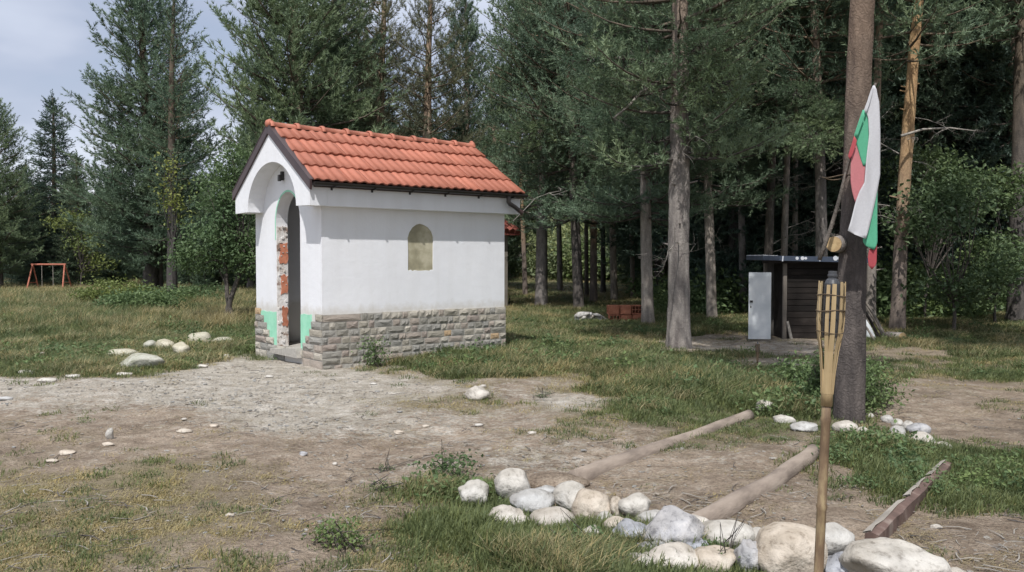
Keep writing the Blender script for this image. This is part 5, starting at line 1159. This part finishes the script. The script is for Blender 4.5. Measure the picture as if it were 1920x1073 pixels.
for i, (a, b_, yb, r, lab) in enumerate([((1664, 640), (1614, 552), 16.3, .028, "longest leaning pole right of the flag pine"), ((1650, 640), (1606, 560), 16.5, .03, "thick dark leaning board right of the flag pine"), ((1640, 642), (1610, 596), 16.0, .022, "short leaning pole right of the flag pine"), ((1657, 640), (1624, 575), 16.6, .02, "thin leaning pole behind the thick board")]):
    A = AT(*a, yb-.5); A.z = float(H(A.x, A.y)); B = AT(*b_, yb+.4); o = empty("leaning_pole", A, 0, label=lab, cat="pole", group="poles leaning beside the shed")
    MB().tube([(0, 0, 0), ((B-A)*.5+Vector((.02, 0, 0))).to_tuple(), (B-A).to_tuple()], [r, r*.9, r*.7], 7).obj("stick", M_post if i != 1 else M_dkplank, o, smooth=True)
A = AT(1615, 640, 16.1); o = empty("white_board", (A.x, A.y, float(H(A.x, A.y))), .2, label="grey white warped board lying under the leaning poles", cat="board")
MB().prism([[(0, 0), (.32, 0), (.22, .20), (.05, .44), (0, .46)]], 'y', 0, .02).obj("panel", M_door, o)
lgA, lgB = G(1672, 640), G(1700, 641)
o = empty("short_log", G(1664, 638), 0, label="short cut log with a pale end lying at the foot of the orange pine", cat="log")
A = o.location; B = AT(1692, 636, A.y-.35); B.z = A.z+.07; dv = B-A; dv.z = 0
MB().tube([(0, 0, .085), (dv.x, dv.y, .085)], [.08, .09], 14).obj("bark", M_bark, o, smooth=True); u = dv.normalized()
MB().tube([(dv.x, dv.y, .085), (dv.x+u.x*.006, dv.y+u.y*.006, .085)], .085, 18).obj("cut_face", M_woodend, o)

# ------------------------------------------------------------------ bricks and rubble
def hollow_brick():
    w, d, h = .25, .25, .19; mb = MB(); t = .014
    holes = [[(x0_, z0_), (x0_+.048, z0_), (x0_+.048, z0_+.046), (x0_, z0_+.046)] for x0_ in (.02, .0795, .1395, .18-.0+.0) for z0_ in ()]
    hs = []
    for ix in range(3):
        for iz in range(2):
            a = .018+ix*.075; b_ = .018+iz*.083; hs.append([(a, b_), (a, b_+.07), (a+.062, b_+.07), (a+.062, b_)])
    mb.prism([[(0, 0), (w, 0), (w, h), (0, h)]]+hs, 'y', 0, d); return mb.mesh("hollow_brick", M_brick)
HB = hollow_brick(); bpos = G(1141, 607); k_ = 0
blab = ["lowest left", "lowest middle-left", "lowest middle", "lowest right"]
rr = random.Random(5); pxm = F/bpos.y
spots = [(0, 0, 0), (.27, 0.02, 0), (.53, -.03, .0), (0.01, 0, .195), (.28, .02, .195), (.54, .02, .195), (-.01, .03, .39*.0+.39) , (.02, .30, 0), (.30, .30, .195)]
spots = [(.02, 0, 0), (.29, .02, 0), (.56, .0, 0), (.0, .01, .195), (.27, .0, .195), (.55, .03, .195)]
labs = ["bottom left hollow brick of the orange stack", "bottom middle hollow brick of the orange stack", "bottom right hollow brick, partly behind the blue grey pine", "top left hollow brick of the orange stack, palest face", "top middle hollow brick of the orange stack", "top right hollow brick next to the blue grey pine"]
for (dx, dy, dz), lab in zip(spots, labs):
    h_ = .95; o = link("hollow_brick", HB, None, None, label=lab, cat="brick", group="hollow bricks stacked on the grass"); o.location = (bpos.x+dx*1.02, bpos.y+dy, bpos.z+dz*1.15+.0); o.rotation_euler.z = rr.uniform(-.12, .12); o.location.z += .0
    if lab.startswith(('bottom middle', 'top left', 'bottom right', 'top middle')): o.rotation_euler.z += math.pi/2; o.location.x += .26
    o.scale = (1.05, 1, 1.12)
rb = G(1108, 606)
rubs = ["lowest left piece", "front piece", "right piece", "topmost piece", "grey slanting piece", "long flat piece", "small end piece", "dark flat piece", "back piece", "left back piece", "piece touching the bricks", "outlying piece on the grass below"]
for i, lb in enumerate(rubs):
    if i == 11: px, py, w, h = 1088, 608, 12, 6
    else: px = 1090+(i % 4)*13+rr.uniform(-3, 3); py = 603-(i//4)*6; w = rr.uniform(18, 32); h = rr.uniform(8, 14)
    rock("rubble_piece", px, py, w, h, Wt if i % 3 else Gy, lb+" of the white rubble heap left of the orange bricks", "pieces of the white rubble heap", .9, 160+i, gy=607, sub=2, rz=rr.uniform(-.5, .5))
o = empty("metal_stake", G(955, 578), 0, label="thin dark stake in the grass just right of the chapel", cat="stake"); MB().tube([(0, 0, 0), (.01, 0, .42)], [.018, .014], 6).box(-.03, .05, -.01, .01, .27, .31).obj("rod", M_black, o)

# ------------------------------------------------------------------ swing
M_red = nmat("faded_red_paint", [(.3, (.38, .12, .075)), (.7, (.52, .20, .14))], 6, rough=.6, bs=.1)
sw = G(92, 549); SWG = empty("swing", sw, 0, label="red metal A-frame swing standing alone in the tall grass at left", cat="swing"); ys_ = sw.y; sc1 = ys_/F
hw = 30*sc1; hh = 53*sc1
for s in (-1, 1):
    MB().tube([(s*hw*1.13, -.45, -.1), (s*hw, 0, hh)], .035, 8).obj("leg", M_red, SWG); MB().tube([(s*hw*1.06+.06, .55, -.1), (s*hw+.01, 0, hh)], .03, 8).obj("leg", M_red, SWG)
    MB().tube([(s*hw*1.07, -.20, hh*.36), (s*hw*1.03+.03, .30, hh*.36)], .018, 6).obj("brace", M_red, SWG)
MB().tube([(-hw-.06, 0, hh), (hw+.06, 0, hh)], .038, 8).obj("top_bar", M_red, SWG)
for s in (-.27, .25): MB().tube([(s-.05, 0, hh), (s-.05, .0, hh*.22)], .014, 5).obj("hanger", M_dead, SWG)
MB().box(-.35, .24, -.12, .12, hh*.18, hh*.21).obj("seat", M_woodend, SWG)

# ------------------------------------------------------------------ house behind the chapel
hp = AT(950, 430, 27.0); HO = empty("small_house", (hp.x, 27.0, 0), .68, label="tiled house mostly hidden behind the chapel's rear corner", cat="house")
M_hw = nmat("dull_brown_render", [(.3, (.17, .15, .125)), (.7, (.26, .235, .20))], 3)
M_ht = nmat("dark_red_tiles", [(.3, (.16, .045, .035)), (.7, (.27, .085, .06))], 8, bs=.4)
zE = hp.z
MB().box(-4.2, -.12, -.2, 3.2, -.1, zE-.08).obj("wall", M_hw, HO)
for r in range(5):
    for c in range(14):
        if r > 2: continue
        MB().tube([(.12-c*.24, -.42+r*.30, zE-.10+r*.17), (.12-c*.24, -.10+r*.30, zE+.085+r*.17)], [.115, .10], 7).obj("roof_tile", M_ht, HO)
MB().prism([[(-.42, zE-.14), (1.5, zE+.95), (3.4, zE-.14), (3.4, zE-.2), (1.5, zE+.86), (-.42, zE-.2)]], 'x', -4.4, .2).obj("roof", M_ht, HO)

# long curved dead bough on the middle pines and a broken one near it
def bough(pix, Y, r, label):
    P = [AT(a, b_, Y+.15*math.sin(i*1.3)) for i, (a, b_) in enumerate(pix)]; o = empty("dead_bough", P[0], 0, label=label, cat="branch", group="bare boughs among the pines")
    MB().tube([(p-P[0]).to_tuple() for p in P], [r*(1-.65*i/(len(P)-1)) for i in range(len(P))], 7).obj("limb", M_dead, o, smooth=True)
    rr = random.Random(int(pix[0][0]))
    for p in P[len(P)//2:]:
        d = link("twig", DB[rr.randrange(5)], None, o); d.location = p-P[0]; d.rotation_euler = (rr.uniform(-1, 1), rr.uniform(-.6, .6), rr.uniform(0, 6)); s = rr.uniform(.25, .5); d.scale = (s, s, s)
bough([(1258, 150), (1225, 158), (1200, 175), (1180, 198), (1150, 222)], 14.3, .045, "dark arching bough reaching left from the thickest pine")
bough([(1262, 145), (1280, 141), (1289, 155), (1287, 175), (1276, 195), (1262, 214)], 14.2, .035, "pale hooked bare bough right of the thickest pine's trunk")
bough([(962, 415), (985, 392), (1004, 372), (1030, 362), (1052, 358)], 19.5, .012, "thin bare bough rising right of the chapel's gutter spout")
bough([(1690, 255), (1730, 243), (1780, 240), (1830, 246)], 17.3, .03, "long pale dead branch pointing right from the orange trunk")
